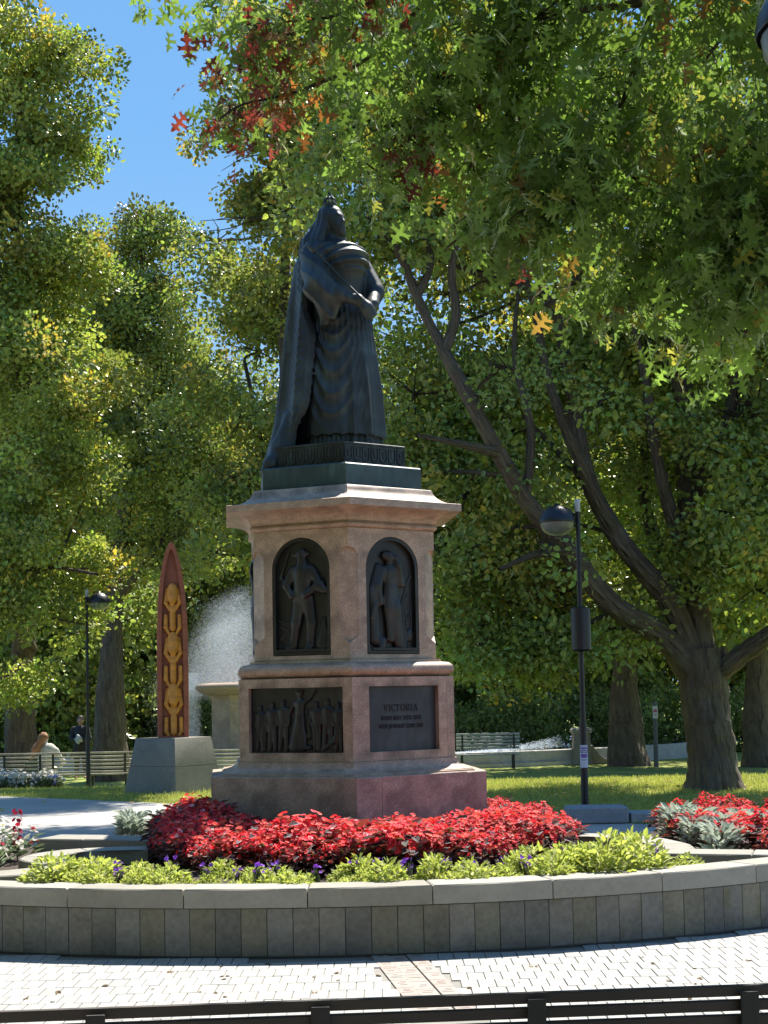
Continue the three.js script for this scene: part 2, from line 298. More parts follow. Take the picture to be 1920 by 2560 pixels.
// free-form low walls: a band along a line with capping stones
function band(points, width, n) {
  const c = new THREE.CatmullRomCurve3(points.map(([x, z]) => new V3(x, 0, z)), false, 'catmullrom', .3), out = [];
  for (let i = 0; i < n; i++) {
    const L = [], Rr = [];
    for (let k = 0; k <= 4; k++) { const u = clamp((i + k / 4 * .994 + .003) / n, 0, 1), p = c.getPointAt(u), t = c.getTangentAt(u), nx = -t.z, nz = t.x; L.push([p.x + nx * width / 2, p.z + nz * width / 2]); Rr.push([p.x - nx * width / 2, p.z - nz * width / 2]); }
    const ring = [...L, ...Rr.reverse()]; let A = 0; ring.forEach((q, k) => { const s = ring[(k + 1) % ring.length]; A += q[0] * s[1] - s[0] * q[1]; });
    out.push(A > 0 ? ring.reverse() : ring);
  }
  return out;
}
function sideWall(label, points, width, n, panels = true) {
  const w = thing('low_wall', label, 'wall'); let k = 0;
  for (const ring of band(points, width, n)) { part(w, 'capping_stone', block(ring, .12, .008).translate(0, .33, 0), M.capStone[k++ % 3]); }
  for (const ring of band(points, width - .05, n * 2)) part(w, 'slab', block(ring, .322, .003).translate(0, .004, 0), M.panel[(k++ * 3) % 5]);
  return w;
}
sideWall('low stone wall fronting the pale flowers beside the yellow-green edging', [[-4.6, -10.75], [-3.6, -10.95], [-2.74, -11.08], [-2.35, -11.45]], .36, 4);
sideWall('hooked stone wall end between pale flowers and red bedding', [[-2.5, -11.75], [-2.74, -12.1], [-2.62, -12.55], [-2.25, -12.72], [-1.95, -12.72]], .3, 3);
sideWall('straight stone seat wall in front of the shaded path', [[-3.05, -13.92], [-2.5, -13.75], [-1.75, -13.5]], .42, 3);
sideWall('hooked stone wall end beside the silvery plants', [[1.45, -13.15], [1.75, -13.1], [2.08, -12.75], [2.22, -12.2], [2.2, -11.85]], .3, 4);
sideWall('low stone wall fronting the silvery plants and red flowers', [[2.1, -11.72], [2.8, -11.5], [3.6, -11.35], [4.6, -11.25]], .36, 4);
{ const b = thing('kerb_block', 'grey concrete kerb block at the foot of the lamp post', 'kerb', [2.62, 0, -19.5]); part(b, 'block', rbox(.75, .2, .55, .02).translate(0, .105, 0), stone([.26, .27, .28], .4, 301)); part(b, 'step', rbox(.32, .12, .5, .015).translate(.56, .065, .02), stone([.30, .31, .32], .4, 303)); }
console.log('ground');

// ---------------------------------------------------------------- the monument's pedestal
const PHI = 5.8 * PI / 180, PED = [-.43, 0, -15.5];
const ped = thing('monument_pedestal', 'six-sided pink granite pedestal with bronze relief panels, under the bronze queen', 'pedestal', PED);
const faceAngle = (k) => PHI + (k + .5) * PI / 3;
const onFace = (g, k) => g.rotateY(faceAngle(k));
{
  const s60 = Math.cos(PI / 6);
  const pv = (r, k) => { const a = PHI + k * PI / 3; return [r * Math.sin(a), r * Math.cos(a)]; };
  // bottom course of granite blocks
  part(ped, 'footing', polyLoft([[1.40, .2], [1.40, .9]], 6, PHI), M.graniteRough);
  for (let k = 0; k < 6; k++) {
    const A = pv(1.52, k), B = pv(1.52, k + 1), a = pv(1.22, k), b = pv(1.22, k + 1), mix = (p, q, t) => [lerp(p[0], q[0], t), lerp(p[1], q[1], t)];
    const cuts = k === 0 ? [0, .185, .845, 1] : [0, 1];
    for (let i = 0; i < cuts.length - 1; i++) {
      const t0 = cuts[i] + (i ? .0012 : 0), t1 = cuts[i + 1] - (i < cuts.length - 2 ? .0012 : 0);
      part(ped, 'base_block', block([mix(A, B, t0), mix(A, B, t1), mix(a, b, t1), mix(a, b, t0)], .717, .008).translate(0, .2, 0), M.graniteRough);
    }
  }
  const arc = (cx, cy, rx, ry, a0, a1, n) => Array.from({ length: n + 1 }, (_, i) => { const a = lerp(a0, a1, i / n); return [cx + rx * Math.cos(a), cy + ry * Math.sin(a)]; });
  part(ped, 'base_moulding', polyLoft([[1.40, .905], [1.40, .932], [1.385, .936], ...arc(1.385, 1.02, .155, .078, -PI / 2, -PI, 8), [1.225, 1.028], [1.225, 1.045]], 6, PHI), M.granite);
  // lower die: a plate with a recess on every face
  const plate = (outline, hole, t, apo) => { const sh = new THREE.Shape(outline.map(([x, y]) => new THREE.Vector2(x, y))); if (hole) sh.holes.push(hole); const g = new THREE.ExtrudeGeometry(sh, { depth: t, bevelEnabled: false, curveSegments: 24 }); g.translate(0, 0, apo - t); return g; };
  const rect = (x0, y0, x1, y1) => new THREE.Path([[x0, y0], [x0, y1], [x1, y1], [x1, y0]].map((p) => new THREE.Vector2(...p)));
  const apo1 = 1.2 * s60, apo2 = 1.02 * s60, hw1 = .6, hw2 = .51, c = .11;
  part(ped, 'lower_core', polyLoft([[1.2 - .09, 1.045], [1.2 - .09, 1.83]], 6, PHI), M.graniteRough);
  const arch = (w, y0, top, n = 24) => { const rr = w / 2, sp = top - rr, p = new THREE.Path(); p.moveTo(-rr, y0); p.lineTo(-rr, sp); p.absarc(0, sp, rr, PI, 0, true); p.lineTo(rr, y0); p.closePath(); return p; };
  for (let k = 0; k < 6; k++) {
    const pw = k % 2 ? .50 : .41;
    part(ped, 'lower_die_stone', boxUV(onFace(plate([[-hw1, 1.047], [hw1 - .088, 1.047], [hw1 - .088, 1.832], [-hw1, 1.832]], rect(-pw, 1.13, pw, 1.745), .075, apo1), k)), M.granite);
    part(ped, 'lower_die_stone', boxUV(onFace(plate([[hw1 - .0855, 1.047], [hw1, 1.047], [hw1, 1.832], [hw1 - .0855, 1.832]], null, .075, apo1), k), 1, .37, .2), M.granite);
    const q = [[-hw2, 2.006], [hw2, 2.006], [hw2, 2.155], [hw2 - c, 2.235], [hw2 - c, 3.0], [hw2 - c * .6, 3.06], [hw2, 3.075], [hw2, 3.253], [-hw2, 3.253], [-hw2, 3.075], [-hw2 + c * .6, 3.06], [-hw2 + c, 3.0], [-hw2 + c, 2.235], [-hw2, 2.155]];
    part(ped, 'upper_die_stone', boxUV(onFace(plate(q, arch(.62, 2.05, 3.18), .1, apo2), k)), M.granite);
    // chamfered corner strip between two faces
    const a = PHI + k * PI / 3, wd = c * Math.sqrt(3), rr = 1.02 - c * .5;
    const g = new THREE.BoxGeometry(wd, 1.24, .12); g.translate(0, 2.63, rr - .06 - .001); g.rotateY(a); part(ped, 'corner_stone', boxUV(g), M.granite);
  }
  part(ped, 'upper_core', polyLoft([[.90, 2.0], [.90, 3.25]], 6, PHI), M.graniteRough);
  part(ped, 'rounded_ledge', polyLoft([[1.19, 1.836], ...arc(1.11, 1.905, .098, .068, -PI / 2 + .3, PI / 2, 10), [1.07, 1.978], [1.07, 2.002]], 6, PHI), M.granite);
  part(ped, 'cornice', polyLoft([[1.02, 3.256], ...arc(1.025, 3.285, .035, .026, -PI / 2, PI / 2, 6), [1.03, 3.318], ...arc(1.275, 3.325, .225, .105, PI, PI / 2, 8), [1.32, 3.436], [1.32, 3.503], ...arc(1.31, 3.675, .30, .168, -PI / 2, -PI + .12, 8), [1.0, 3.664]], 6, PHI), M.granite);

  // relief panels
  const relief = (list, k, depth, lo, hi, cell) => { const f = capsules(list, k); return nets((x, y, z) => Math.max(f(x, y, z / depth), -z - .012), lo, hi, cell); };
  const sc = (list, s, ox, oy) => list.map((q) => q.length === 8 ? [q[0] * s + ox, q[1] * s + oy, q[2] * s, q[3] * s + ox, q[4] * s + oy, q[5] * s, q[6] * s, q[7] * s] : [q[0] * s + ox, q[1] * s + oy, q[2] * s, q[3] * s, q[4] * s, q[5] * s]);
  const man = [[.0, .9, .06, .045, .06, .05], [.0, .955, .05, .0, .96, .05, .05, .045], [-.085, .935, .05, .075, .945, .05, .018, .018], [.01, .85, .05, .01, .82, .05, .05, .055], [-.07, .78, .02, .09, .78, .02, .055, .055], [.01, .76, .03, .0, .54, .03, .105, .09],
    [-.1, .78, .03, -.17, .64, .05, .045, .04], [-.17, .64, .05, -.1, .53, .1, .038, .032], [.1, .78, .03, .2, .64, .06, .05, .042], [.2, .64, .06, .06, .54, .12, .038, .032], [.19, .62, .08, .25, .58, .08, .05, .04],
    [-.03, .52, .03, -.07, .27, .05, .07, .05], [-.07, .27, .05, -.11, .05, .03, .05, .04], [-.11, .04, .04, -.16, .02, .07, .035, .03], [.05, .52, .03, .09, .27, .03, .07, .05], [.09, .27, .03, .07, .05, .02, .05, .04], [.07, .04, .03, .06, .02, .07, .035, .03], [-.15, .98, .02, -.24, .72, .03, .012, .012], [-.24, .72, .03, -.17, .64, .05, .012, .02]];
  const wheel = []; for (let i = 0; i < 14; i++) { const a = i / 14 * 2 * PI, b = (i + 1) / 14 * 2 * PI; wheel.push([-.245 + .1 * Math.cos(a), .13 + .1 * Math.sin(a), .01, -.245 + .1 * Math.cos(b), .13 + .1 * Math.sin(b), .01, .011, .011]); if (i % 2) wheel.push([-.245, .13, .01, -.245 + .1 * Math.cos(a), .13 + .1 * Math.sin(a), .01, .007, .007]); }
  wheel.push([-.28, .3, .01, -.12, .26, .01, .014, .014], [-.25, .13, 0, -.12, .26, .01, .012, .012], [.2, .05, 0, .22, .3, 0, .07, .03], [.26, .04, 0, .25, .2, 0, .05, .02]);
  const woman = [[-.01, .9, .06, .05, .062, .052], [-.045, .92, .04, .06, .05, .05], [-.01, .84, .05, .0, .81, .05, .035, .045], [-.08, .77, .03, .07, .78, .03, .045, .045], [0, .75, .03, .0, .58, .03, .09, .075], [0, .58, .03, .02, .4, .03, .085, .1], [.02, .4, .03, .09, .06, .04, .1, .065], [-.04, .5, .05, -.02, .1, .05, .05, .04], [.05, .45, .07, .1, .12, .06, .03, .02],
    [.08, .77, .04, .12, .64, .08, .04, .035], [.12, .64, .08, .07, .82, .12, .03, .024], [.07, .82, .12, .06, .9, .11, .022, .018], [.05, .84, .12, .035, .91, .11, .012, .01], [-.09, .77, .03, -.15, .62, .05, .042, .035], [-.15, .62, .05, -.13, .45, .06, .035, .028], [-.13, .8, 0, -.2, .55, 0, .05, .06], [-.2, .55, 0, -.19, .1, .01, .06, .07], [-.2, .44, .06, -.24, .3, .05, .012, .02], [-.12, .08, .05, -.14, .02, .07, .05, .04], [.1, .04, .05, .13, .02, .07, .035, .03]];
  const bush = [[.17, .04, 0, .15, .45, 0, .045, .02], [.15, .45, 0, .22, .68, 0, .02, .012], [.2, .6, 0, .26, .72, 0, .014, .025], [.24, .14, .01, .05, .07, .03], [.2, .3, 0, .26, .38, 0, .02, .008], [.17, .5, 0, .24, .56, 0, .015, .008], [.26, .2, 0, .27, .5, 0, .02, .01]];
  const H = .98;
  const figs = [[[...sc(man, H, .0, 2.1)], sc(wheel, H, 0, 2.1)], [sc(woman, H, 0, 2.1), sc(bush, H, 0, 2.1)]];
  const geoFig = figs.map(([a, b]) => merge([relief(a, .03, .62, [-.34, 2.06, -.02], [.34, 3.16, .13], .0085), relief(b, .012, .55, [-.36, 2.06, -.02], [.36, 3.16, .06], .0085)]));
  // frieze of small standing figures for the wide lower panels
  const small = (s, x, y, pose) => sc([[0, .93, .05, .05, .065, .05], [0, .86, .03, 0, .82, .03, .04, .05], [-.07, .79, .02, .07, .79, .02, .05, .05], [0, .76, .03, 0, .52, .03, .1, .085], [-.1, .78, .03, -.13 + pose * .02, .6, .05, .04, .035], [-.13 + pose * .02, .6, .05, -.08, .5, .08, .033, .028], [.1, .78, .03, .13, .6, .05, .04, .035], [.13, .6, .05, .09 + pose * .03, .48, .08, .033, .028], [-.035, .52, .03, -.06 - pose * .02, .02, .04, .065, .04], [.045, .52, .03, .06 + pose * .01, .02, .04, .065, .04]], s, x, y);
  const skirted = (s, x, y) => sc([[0, .93, .05, .048, .065, .05], [-.05, .96, .05, .05, .97, .05, .03, .03], [0, .86, .03, 0, .8, .03, .04, .05], [-.07, .79, .02, .07, .79, .02, .05, .05], [0, .76, .03, -.01, .5, .03, .09, .085], [-.01, .5, .03, -.1, .03, .03, .09, .12], [-.01, .5, .03, .03, .03, .03, .09, .1], [.08, .79, .03, .2, .86, .05, .035, .03], [.2, .86, .05, .31, .99, .05, .028, .025], [-.09, .78, .03, -.2, .62, .05, .035, .03], [-.2, .62, .05, -.29, .52, .05, .028, .02], [.12, .7, 0, .17, .2, 0, .02, .05]], s, x, y);
  const frieze = [...small(.44, -.40, 1.15, 1), ...small(.33, -.37, 1.15, -1), ...small(.47, -.27, 1.15, 0), ...small(.49, -.15, 1.15, 1), ...skirted(.55, .03, 1.17), ...small(.47, .2, 1.15, -1), ...small(.48, .32, 1.16, 2), ...small(.46, .43, 1.15, 0), ...sc([[-.1, .1, .06, .12, .25, .08, .06, .05], [.12, .25, .08, .2, .45, .06, .06, .05], [-.1, .1, .06, -.2, .03, .05, .04, .03]], .4, .34, 1.14), ...sc([[0, .06, .08, .07, .05, .05]], .5, .12, 1.15)];
  const geoFrieze = relief(frieze, .014, .6, [-.5, 1.13, -.02], [.5, 1.74, .07], .0085);
  const apoN = 1.02 * s60 - .055, apoL = 1.2 * s60 - .052;
  const font = await new FontLoader().loadAsync('fonts/droid/droid_serif_bold.typeface.json');
  for (let k = 0; k < 6; k++) {
    const n = part(ped, 'niche_relief', boxUV(onFace((() => { const s = new THREE.Shape(arch(.618, 2.052, 3.178).getPoints(24)); const g = new THREE.ExtrudeGeometry(s, { depth: .02, bevelEnabled: false, curveSegments: 24 }); g.translate(0, 0, apoN - .02); return g; })(), k)), M.bronzeRelief, k % 2 ? 'bronze niche with a man in a broad hat and a wheel' : 'bronze niche with a woman in a long dress raising one hand');
    const fr = new THREE.Shape(arch(.617, 2.053, 3.177).getPoints(24)); fr.holes.push(new THREE.Path(arch(.545, 2.115, 3.141).getPoints(24).reverse()));
    const fg = new THREE.ExtrudeGeometry(fr, { depth: .028, bevelEnabled: true, bevelThickness: .012, bevelSize: .0, bevelOffset: -.004, bevelSegments: 2, curveSegments: 24 }); fg.translate(0, 0, apoN + .012);
    part(n, 'arched_frame', boxUV(onFace(fg, k)), M.bronzeRelief);
    part(n, 'sill', boxUV(onFace(moved(new RoundedBoxGeometry(.5, .03, .07, 1, .006), 0, 2.10, apoN + .03), k)), M.bronzeRelief);
    part(n, 'figure', onFace(geoFig[k % 2 ? 0 : 1].clone().translate(0, 0, apoN), k), M.bronzeRelief);
    const pw = k % 2 ? .498 : .408;
    const p = part(ped, k % 2 ? 'frieze_panel' : 'inscribed_plaque', boxUV(onFace(moved(new THREE.BoxGeometry(2 * pw, .611, .02), 0, 1.4375, apoL - .01), k)), k % 2 ? M.bronzeRelief : M.plaque, k % 2 ? 'bronze panel with a row of standing figures' : 'dark plaque lettered VICTORIA');
    if (k % 2) part(p, 'figures', onFace(geoFrieze.clone().translate(0, 0, apoL), k), M.bronzeRelief);
    else if (k === 0) for (const [t, size, y] of [['VICTORIA', .068, 1.505], ['BORN MAY 24TH 1819', .041, 1.422], ['DIED JANUARY 22ND 1901', .041, 1.345]]) {
      const g = new TextGeometry(t, { font, size, depth: .006, curveSegments: 3 }); g.computeBoundingBox(); const w = g.boundingBox.max.x; const want = t === 'VICTORIA' ? .41 : t[0] === 'B' ? .47 : .53; g.scale(want / w, 1, 1); g.translate(-want / 2 - .005, y, apoL - .0005);
      part(p, 'lettering', onFace(g, k), M.letter, `lettering ${t}`);
    }
  }
}
console.log('pedestal');

// ---------------------------------------------------------------- the statue
const statue = thing('queen_statue', 'dark bronze standing queen in veil and trailing mantle on stepped bronze plinth', 'statue', [PED[0], 3.664, PED[2]]);
{
  part(statue, 'lower_plinth', polyLoft([[.9, 0], [.9, .215], [.885, .228]], 6, PHI), M.bronzePlinth);
  const up = part(statue, 'upper_plinth', polyLoft([[.725, .228], [.725, .43], [.735, .436], [.735, .452], [.725, .457]], 6, PHI), M.bronze);
  const apo = .725 * Math.cos(PI / 6), sh = new THREE.Shape([[-.042, 0], [.042, 0], [.042, -.12], [0, -.165], [-.042, -.12]].map((p) => new THREE.Vector2(...p)));
  const ho = new THREE.Path([[-.033, -.008], [-.033, -.115], [0, -.15], [.033, -.115], [.033, -.008]].map((p) => new THREE.Vector2(...p))); sh.holes.push(ho);
  const shield = new THREE.ExtrudeGeometry(sh, { depth: .01, bevelEnabled: false });
  for (let k = 0; k < 6; k++) for (let i = 0; i < 7; i++) {
    const list = [shield.clone()]; if (i % 2) list.push(moved(new RoundedBoxGeometry(.022, .085, .012, 1, .005), 0, -.06, .004)); else list.push(moved(new RoundedBoxGeometry(.03, .03, .012, 1, .006), 0, -.05, .004), moved(new RoundedBoxGeometry(.014, .07, .012, 1, .005), 0, -.07, .004));
    part(up, 'shield', boxUV(onFace(moved(merge(list), -.312 + i * .104, .418, apo - .001), k)), M.bronze);
  }
  const f = [.64, .77];
  const tRad = [[-.1, .43], [0, .432], [.1, .422], [.56, .382], [.84, .357], [1.28, .32], [1.45, .29], [1.6, .245], [1.8, .24]], tMan = [[-.2, .62], [0, .60], [.4, .55], [.9, .485], [1.4, .425], [1.9, .365], [2.08, .27], [2.2, .2]];
  const prims = [
    [.07, 1.885, .11, .235, .185, .225], [-.02, 1.99, .04, .26, .13, .2], [.02, 1.66, .03, .25, .24, .235],
    [-.2, 2.0, .12, .16, 2.02, -.08, .115, .11], [-.07, 2.06, .0, -.045, 2.28, .03, .085, .075],
  ];
  const arms = [
    [-.26, 1.99, .13, -.19, 1.68, .35, .125, .15], [-.19, 1.66, .35, .0, 1.58, .42, .13, .095], [-.14, 1.56, .39, -.13, 1.27, .36, .115, .045], [-.03, 1.55, .41, -.05, 1.36, .40, .085, .04],
    [-.05, 1.57, .42, .2, 1.50, .455, .068, .05], [.2, 1.50, .455, .29, 1.43, .45, .052, .05],
    [.29, 1.43, .45, .345, 1.355, .43, .032, .02], [.30, 1.44, .43, .37, 1.37, .40, .028, .018], [.28, 1.41, .46, .325, 1.335, .45, .028, .018], [.27, 1.46, .44, .345, 1.42, .40, .026, .016], [.25, 1.40, .46, .29, 1.32, .46, .024, .016],
    [.17, 2.0, -.09, .36, 1.7, .03, .12, .105], [.36, 1.68, .03, .34, 1.5, .26, .085, .06], [.34, 1.5, .26, .28, 1.42, .38, .055, .04], [.36, 1.66, .05, .35, 1.45, .08, .08, .03],
  ];
  const head = [
    [-.035, 2.37, .045, .10, .135, .105], [.0, 2.295, .07, .078, .085, .08], [.045, 2.355, .112, .068, 2.32, .130, .013, .018], [.03, 2.235, .095, .038, .032, .038], [.05, 2.38, .075, .02, 2.385, .13, .02, .018], [.045, 2.275, .112, .055, 2.28, .1, .016, .014], [.02, 2.22, .05, -.02, 2.18, .03, .07, .08],
  ];
  const veil = [[-.07, 2.42, .01, .115, .10, .12], [-.11, 2.42, -.01, -.24, 2.12, -.02, .075, .115], [-.06, 2.42, -.07, .0, 2.1, -.15, .08, .11], [-.1, 2.38, .08, -.19, 2.13, .12, .04, .06], [-.26, 2.12, -.02, -.33, 1.85, .0, .12, .1]];
  const train = [[-.50, .30, .22, -.60, .0, .27, .07, .085], [-.60, .0, .27, -.68, -.17, .33, .085, .075], [-.55, .34, .08, -.63, .02, .14, .07, .09], [-.63, .02, .14, -.69, -.15, .22, .09, .075], [-.58, .3, -.06, -.66, .0, 0, .07, .09], [-.66, 0, 0, -.71, -.14, .10, .085, .07], [-.68, -.17, .33, -.74, -.235, .36, .07, .045], [-.69, -.16, .22, -.76, -.235, .25, .07, .045]];
  for (const q of arms) { if (q[1] < 1.72) q[1] -= .07; if (q[4] < 1.72) q[4] -= .07; }
  const group = (L, k) => capsules(L, k), fP = group(prims, .1), fA = group(arms, .045), fH = group(head, .035), fV = group(veil, .06), fT = group(train, .05);
  const body = (x, y, z) => {
    // dress
    const cu = table([[0, .012], [.56, .03], [1.28, .03], [1.6, .015]], y), cw = .02, dx = x - cu, dz = z - cw, th = Math.atan2(dx, dz), rad = Math.sqrt(dx * dx + dz * dz);
    let d = 1e3;
    if (y < 1.75) {
      let a = table(tRad, y); const low = sstep(1.45, .15, y), sw = Math.exp(-Math.pow((th + .35) / .75, 2));
      const pleat = .034 * low * ((1 - 2 * Math.abs(Math.sin(7 * th + .9 * Math.sin(3 * th) + .5 * y))) * (1 - sw)), swag = .024 * sw * sstep(1.5, 1.2, y) * sstep(.12, .4, y) * (1 - 1.3 * Math.abs(Math.sin(17 * (y - .62 * (th + .22) * (th + .22) - .06 * th) + .6 * Math.sin(5 * y))));
      let fold = pleat + swag - .02 * sstep(1.55, 1.35, y) * sstep(.9, 1.2, y) * Math.abs(Math.sin(16 * th));
      const hem = .10 + .018 * Math.abs(Math.sin(9 * th)); if (y < hem) fold += -.03 + .010 * Math.sin(46 * th);
      a += fold; const b = a * .9, k = Math.sqrt(dx * dx / (a * a) + dz * dz / (b * b));
      d = Math.max((k - 1) * b * .85, -y - .01, y - 1.7);
    }
    let t = y < 1.25 ? 1e3 : fP(x, y, z) - .011 * Math.sin(62 * (y - .28 * x + .9 * (x - .05) * (x - .05))) * sstep(1.76, 1.84, y) * sstep(2.12, 2.05, y);
    d = smin(d, t, .06);
    if (y > 1.2 && y < 2.25) d = smin(d, fA(x, y, z) - .013 * (1 - 2 * Math.abs(Math.sin(21 * (x * .8 + y * .75)))) * sstep(.02, -.08, x), .025);
    // mantle hanging from the shoulders, open at the front
    if (y > -.02 && y < 2.2) {
      const mx = x + .06, mz = z + .06, mt = Math.atan2(mx, mz), rm = table(tMan, y) + .026 * (1 - 2 * Math.abs(Math.sin(8 * mt + .8 * Math.sin(4 * mt)))) * sstep(2.0, 1.2, y), k = Math.sqrt(mx * mx + mz * mz / .72) / rm, dot = mx * f[0] + mz * f[1];
      const edge = sstep(-.10, -.06, dot), m = Math.max(Math.abs(k - 1) * rm * .8 - .028 - .008 * edge * (1 + .5 * Math.sin(70 * y) * Math.sin(60 * dot)), dot - .04 - .09 * sstep(1.5, 1.1, y) * sstep(.1, .5, y), -y);
      d = smin(d, m, .02);
    }
    if (y < .4) d = smin(d, fT(x, y, z) - .006 * Math.sin(44 * (z - .5 * x)), .05);
    if (y > 2.0) d = smin(d, fH(x, y, z), .02);
    if (y < 1.65) return Math.max(d, -.26 - y);
    const v = fV(x, y, z) - .006 * Math.sin(60 * (x * .7 + z) + 8 * y);
    d = smin(d, Math.max(v, (x + .02) * .8 + (z - .05) * .6 - .02), .015);
    return Math.max(d, -.26 - y);
  };
  const g = nets(body, [-.9, -.28, -.8], [.6, 2.66, .62], .011);
  g.translate(.03, .457, .05);
  part(statue, 'figure', g, M.bronze);
  const scep = [limb([[-.21, 1.95, .37], [.02, 1.68, .45], [.25, 1.42, .52]], .011, .010, 16, 8)]; const o = new V3(.03, .457, .05);
  const hd = new THREE.SphereGeometry(.04, 12, 10); hd.scale(.9, 1.2, .9); hd.rotateZ(.85); hd.translate(-.23, 1.97, .365); scep.push(hd, moved(new THREE.SphereGeometry(.026, 10, 8), -.265, 2.005, .355), moved(new THREE.SphereGeometry(.021, 8, 8), -.16, 1.90, .39));
  part(statue, 'sceptre', merge(scep).translate(o.x, o.y, o.z), M.bronze);
  const cr = [moved(new THREE.CylinderGeometry(.062, .056, .04, 16), 0, .0, 0)]; for (let i = 0; i < 8; i++) { const a = i / 8 * 2 * PI; cr.push(moved(new THREE.ConeGeometry(.016, .05, 6), .06 * Math.sin(a), .04, .06 * Math.cos(a))); cr.push(limb([[.058 * Math.sin(a), .02, .058 * Math.cos(a)], [.05 * Math.sin(a), .075, .05 * Math.cos(a)], [0, .085, 0]], .009, .008, 6, 6)); }
  cr.push(moved(new THREE.SphereGeometry(.017, 8, 8), 0, .1, 0), moved(new THREE.BoxGeometry(.012, .045, .012), 0, .125, 0), moved(new THREE.BoxGeometry(.032, .011, .012), 0, .128, 0));
  part(statue, 'crown_jewel', merge(cr).rotateX(-.08).translate(-.075 + o.x, 2.515 + o.y, .025 + o.z), M.bronze, 'small arched crown on the veil').name = 'royal_crown';
}
console.log('statue');

// ---------------------------------------------------------------- leaves
class Leaves {                                            // collects small leaf faces with a tint each
  constructor() { this.p = []; this.c = []; }
  tri(a, b, c, col) { this.p.push(a.x, a.y, a.z, b.x, b.y, b.z, c.x, c.y, c.z); for (let i = 0; i < 3; i++) this.c.push(...col); }
  leaf(o, dir, nor, len, wid, col, fold = .25) {          // pointed oval folded along its midrib
    const s = new V3().crossVectors(dir, nor).normalize(), n = new V3().crossVectors(s, dir).normalize();
    const at = (t, w) => new V3().copy(o).addScaledVector(dir, t * len).addScaledVector(s, w * wid).addScaledVector(n, Math.abs(w) * fold * wid - t * t * .22 * len);
    const B = at(0, 0), T = at(1, 0), a = at(.28, .46), b = at(.66, .42), c = at(.28, -.46), d = at(.66, -.42);
    this.tri(B, a, b, col); this.tri(B, b, T, col); this.tri(B, T, d, col); this.tri(B, d, c, col);
  }
  disc(o, nor, r, col, n = 6, cup = .25) {
    const s = new V3(nor.z + .01, .3, -nor.x).cross(nor).normalize(), t = new V3().crossVectors(nor, s), q = []; const C = new V3().copy(o).addScaledVector(nor, -cup * r);
    for (let i = 0; i < n; i++) { const a = i / n * 2 * PI, k = r * (i % 2 ? 1 : .82); q.push(new V3().copy(o).addScaledVector(s, Math.cos(a) * k).addScaledVector(t, Math.sin(a) * k)); }
    for (let i = 0; i < n; i++) this.tri(C, q[i], q[(i + 1) % n], col);
  }
  build() { const g = new THREE.BufferGeometry(); g.setAttribute('position', new THREE.Float32BufferAttribute(this.p, 3)); g.setAttribute('color', new THREE.Float32BufferAttribute(this.c, 3)); g.computeVertexNormals(); return g; }
}
const rdir = (r) => { const z = 2 * r() - 1, a = 2 * PI * r(), q = Math.sqrt(1 - z * z); return new V3(q * Math.cos(a), z, q * Math.sin(a)); };
function clump(seed, n, rad, size, aspect = .62) {
  const r = rng(seed), L = new Leaves();
  for (let i = 0; i < n; i++) {
    const d = rdir(r), q = Math.cbrt(r()) * rad, o = new V3(d.x * q, d.y * q * .7, d.z * q), dir = d.clone().addScaledVector(rdir(r), .9).add(new V3(0, -.35, 0)).normalize(), nor = new V3(0, 1, 0).addScaledVector(rdir(r), .85).normalize();
    if (Math.abs(dir.dot(nor)) > .95) nor.set(1, 0, 0);
    const k = .7 + .6 * r(), y = r(), len = size * (.7 + .6 * r());
    L.leaf(o, dir, nor, len, len * aspect, [k * (.9 + .35 * y), k, k * (.8 + .3 * r())]);
  }
  return L.build();
}
const clumps = [clump(1, 105, .54, .095, .75), clump(2, 96, .52, .10, .8), clump(3, 40, .5, .17, .6), clump(4, 52, .52, .11, .75)];
function scatter(parent, name, geo, mat, items, kind = 'stuff') {   // items: [x, y, z, scale, [r, g, b]]
  const m = new THREE.InstancedMesh(geo, mat, items.length), r = rng(items.length + 3), q = new THREE.Quaternion(), e = new THREE.Euler(), mt = new THREE.Matrix4();
  items.forEach(([x, y, z, s, c, up], i) => {
    e.set(up ? (r() - .5) * .5 : r() * 6.3, r() * 6.3, up ? (r() - .5) * .5 : r() * 6.3); q.setFromEuler(e);
    mt.compose(new V3(x, y, z), q, new V3(s, s, s)); m.setMatrixAt(i, mt); m.setColorAt(i, lin(...c));
  });
  m.name = name; m.userData.kind = kind; m.castShadow = m.receiveShadow = true; parent.add(m); return m;
}
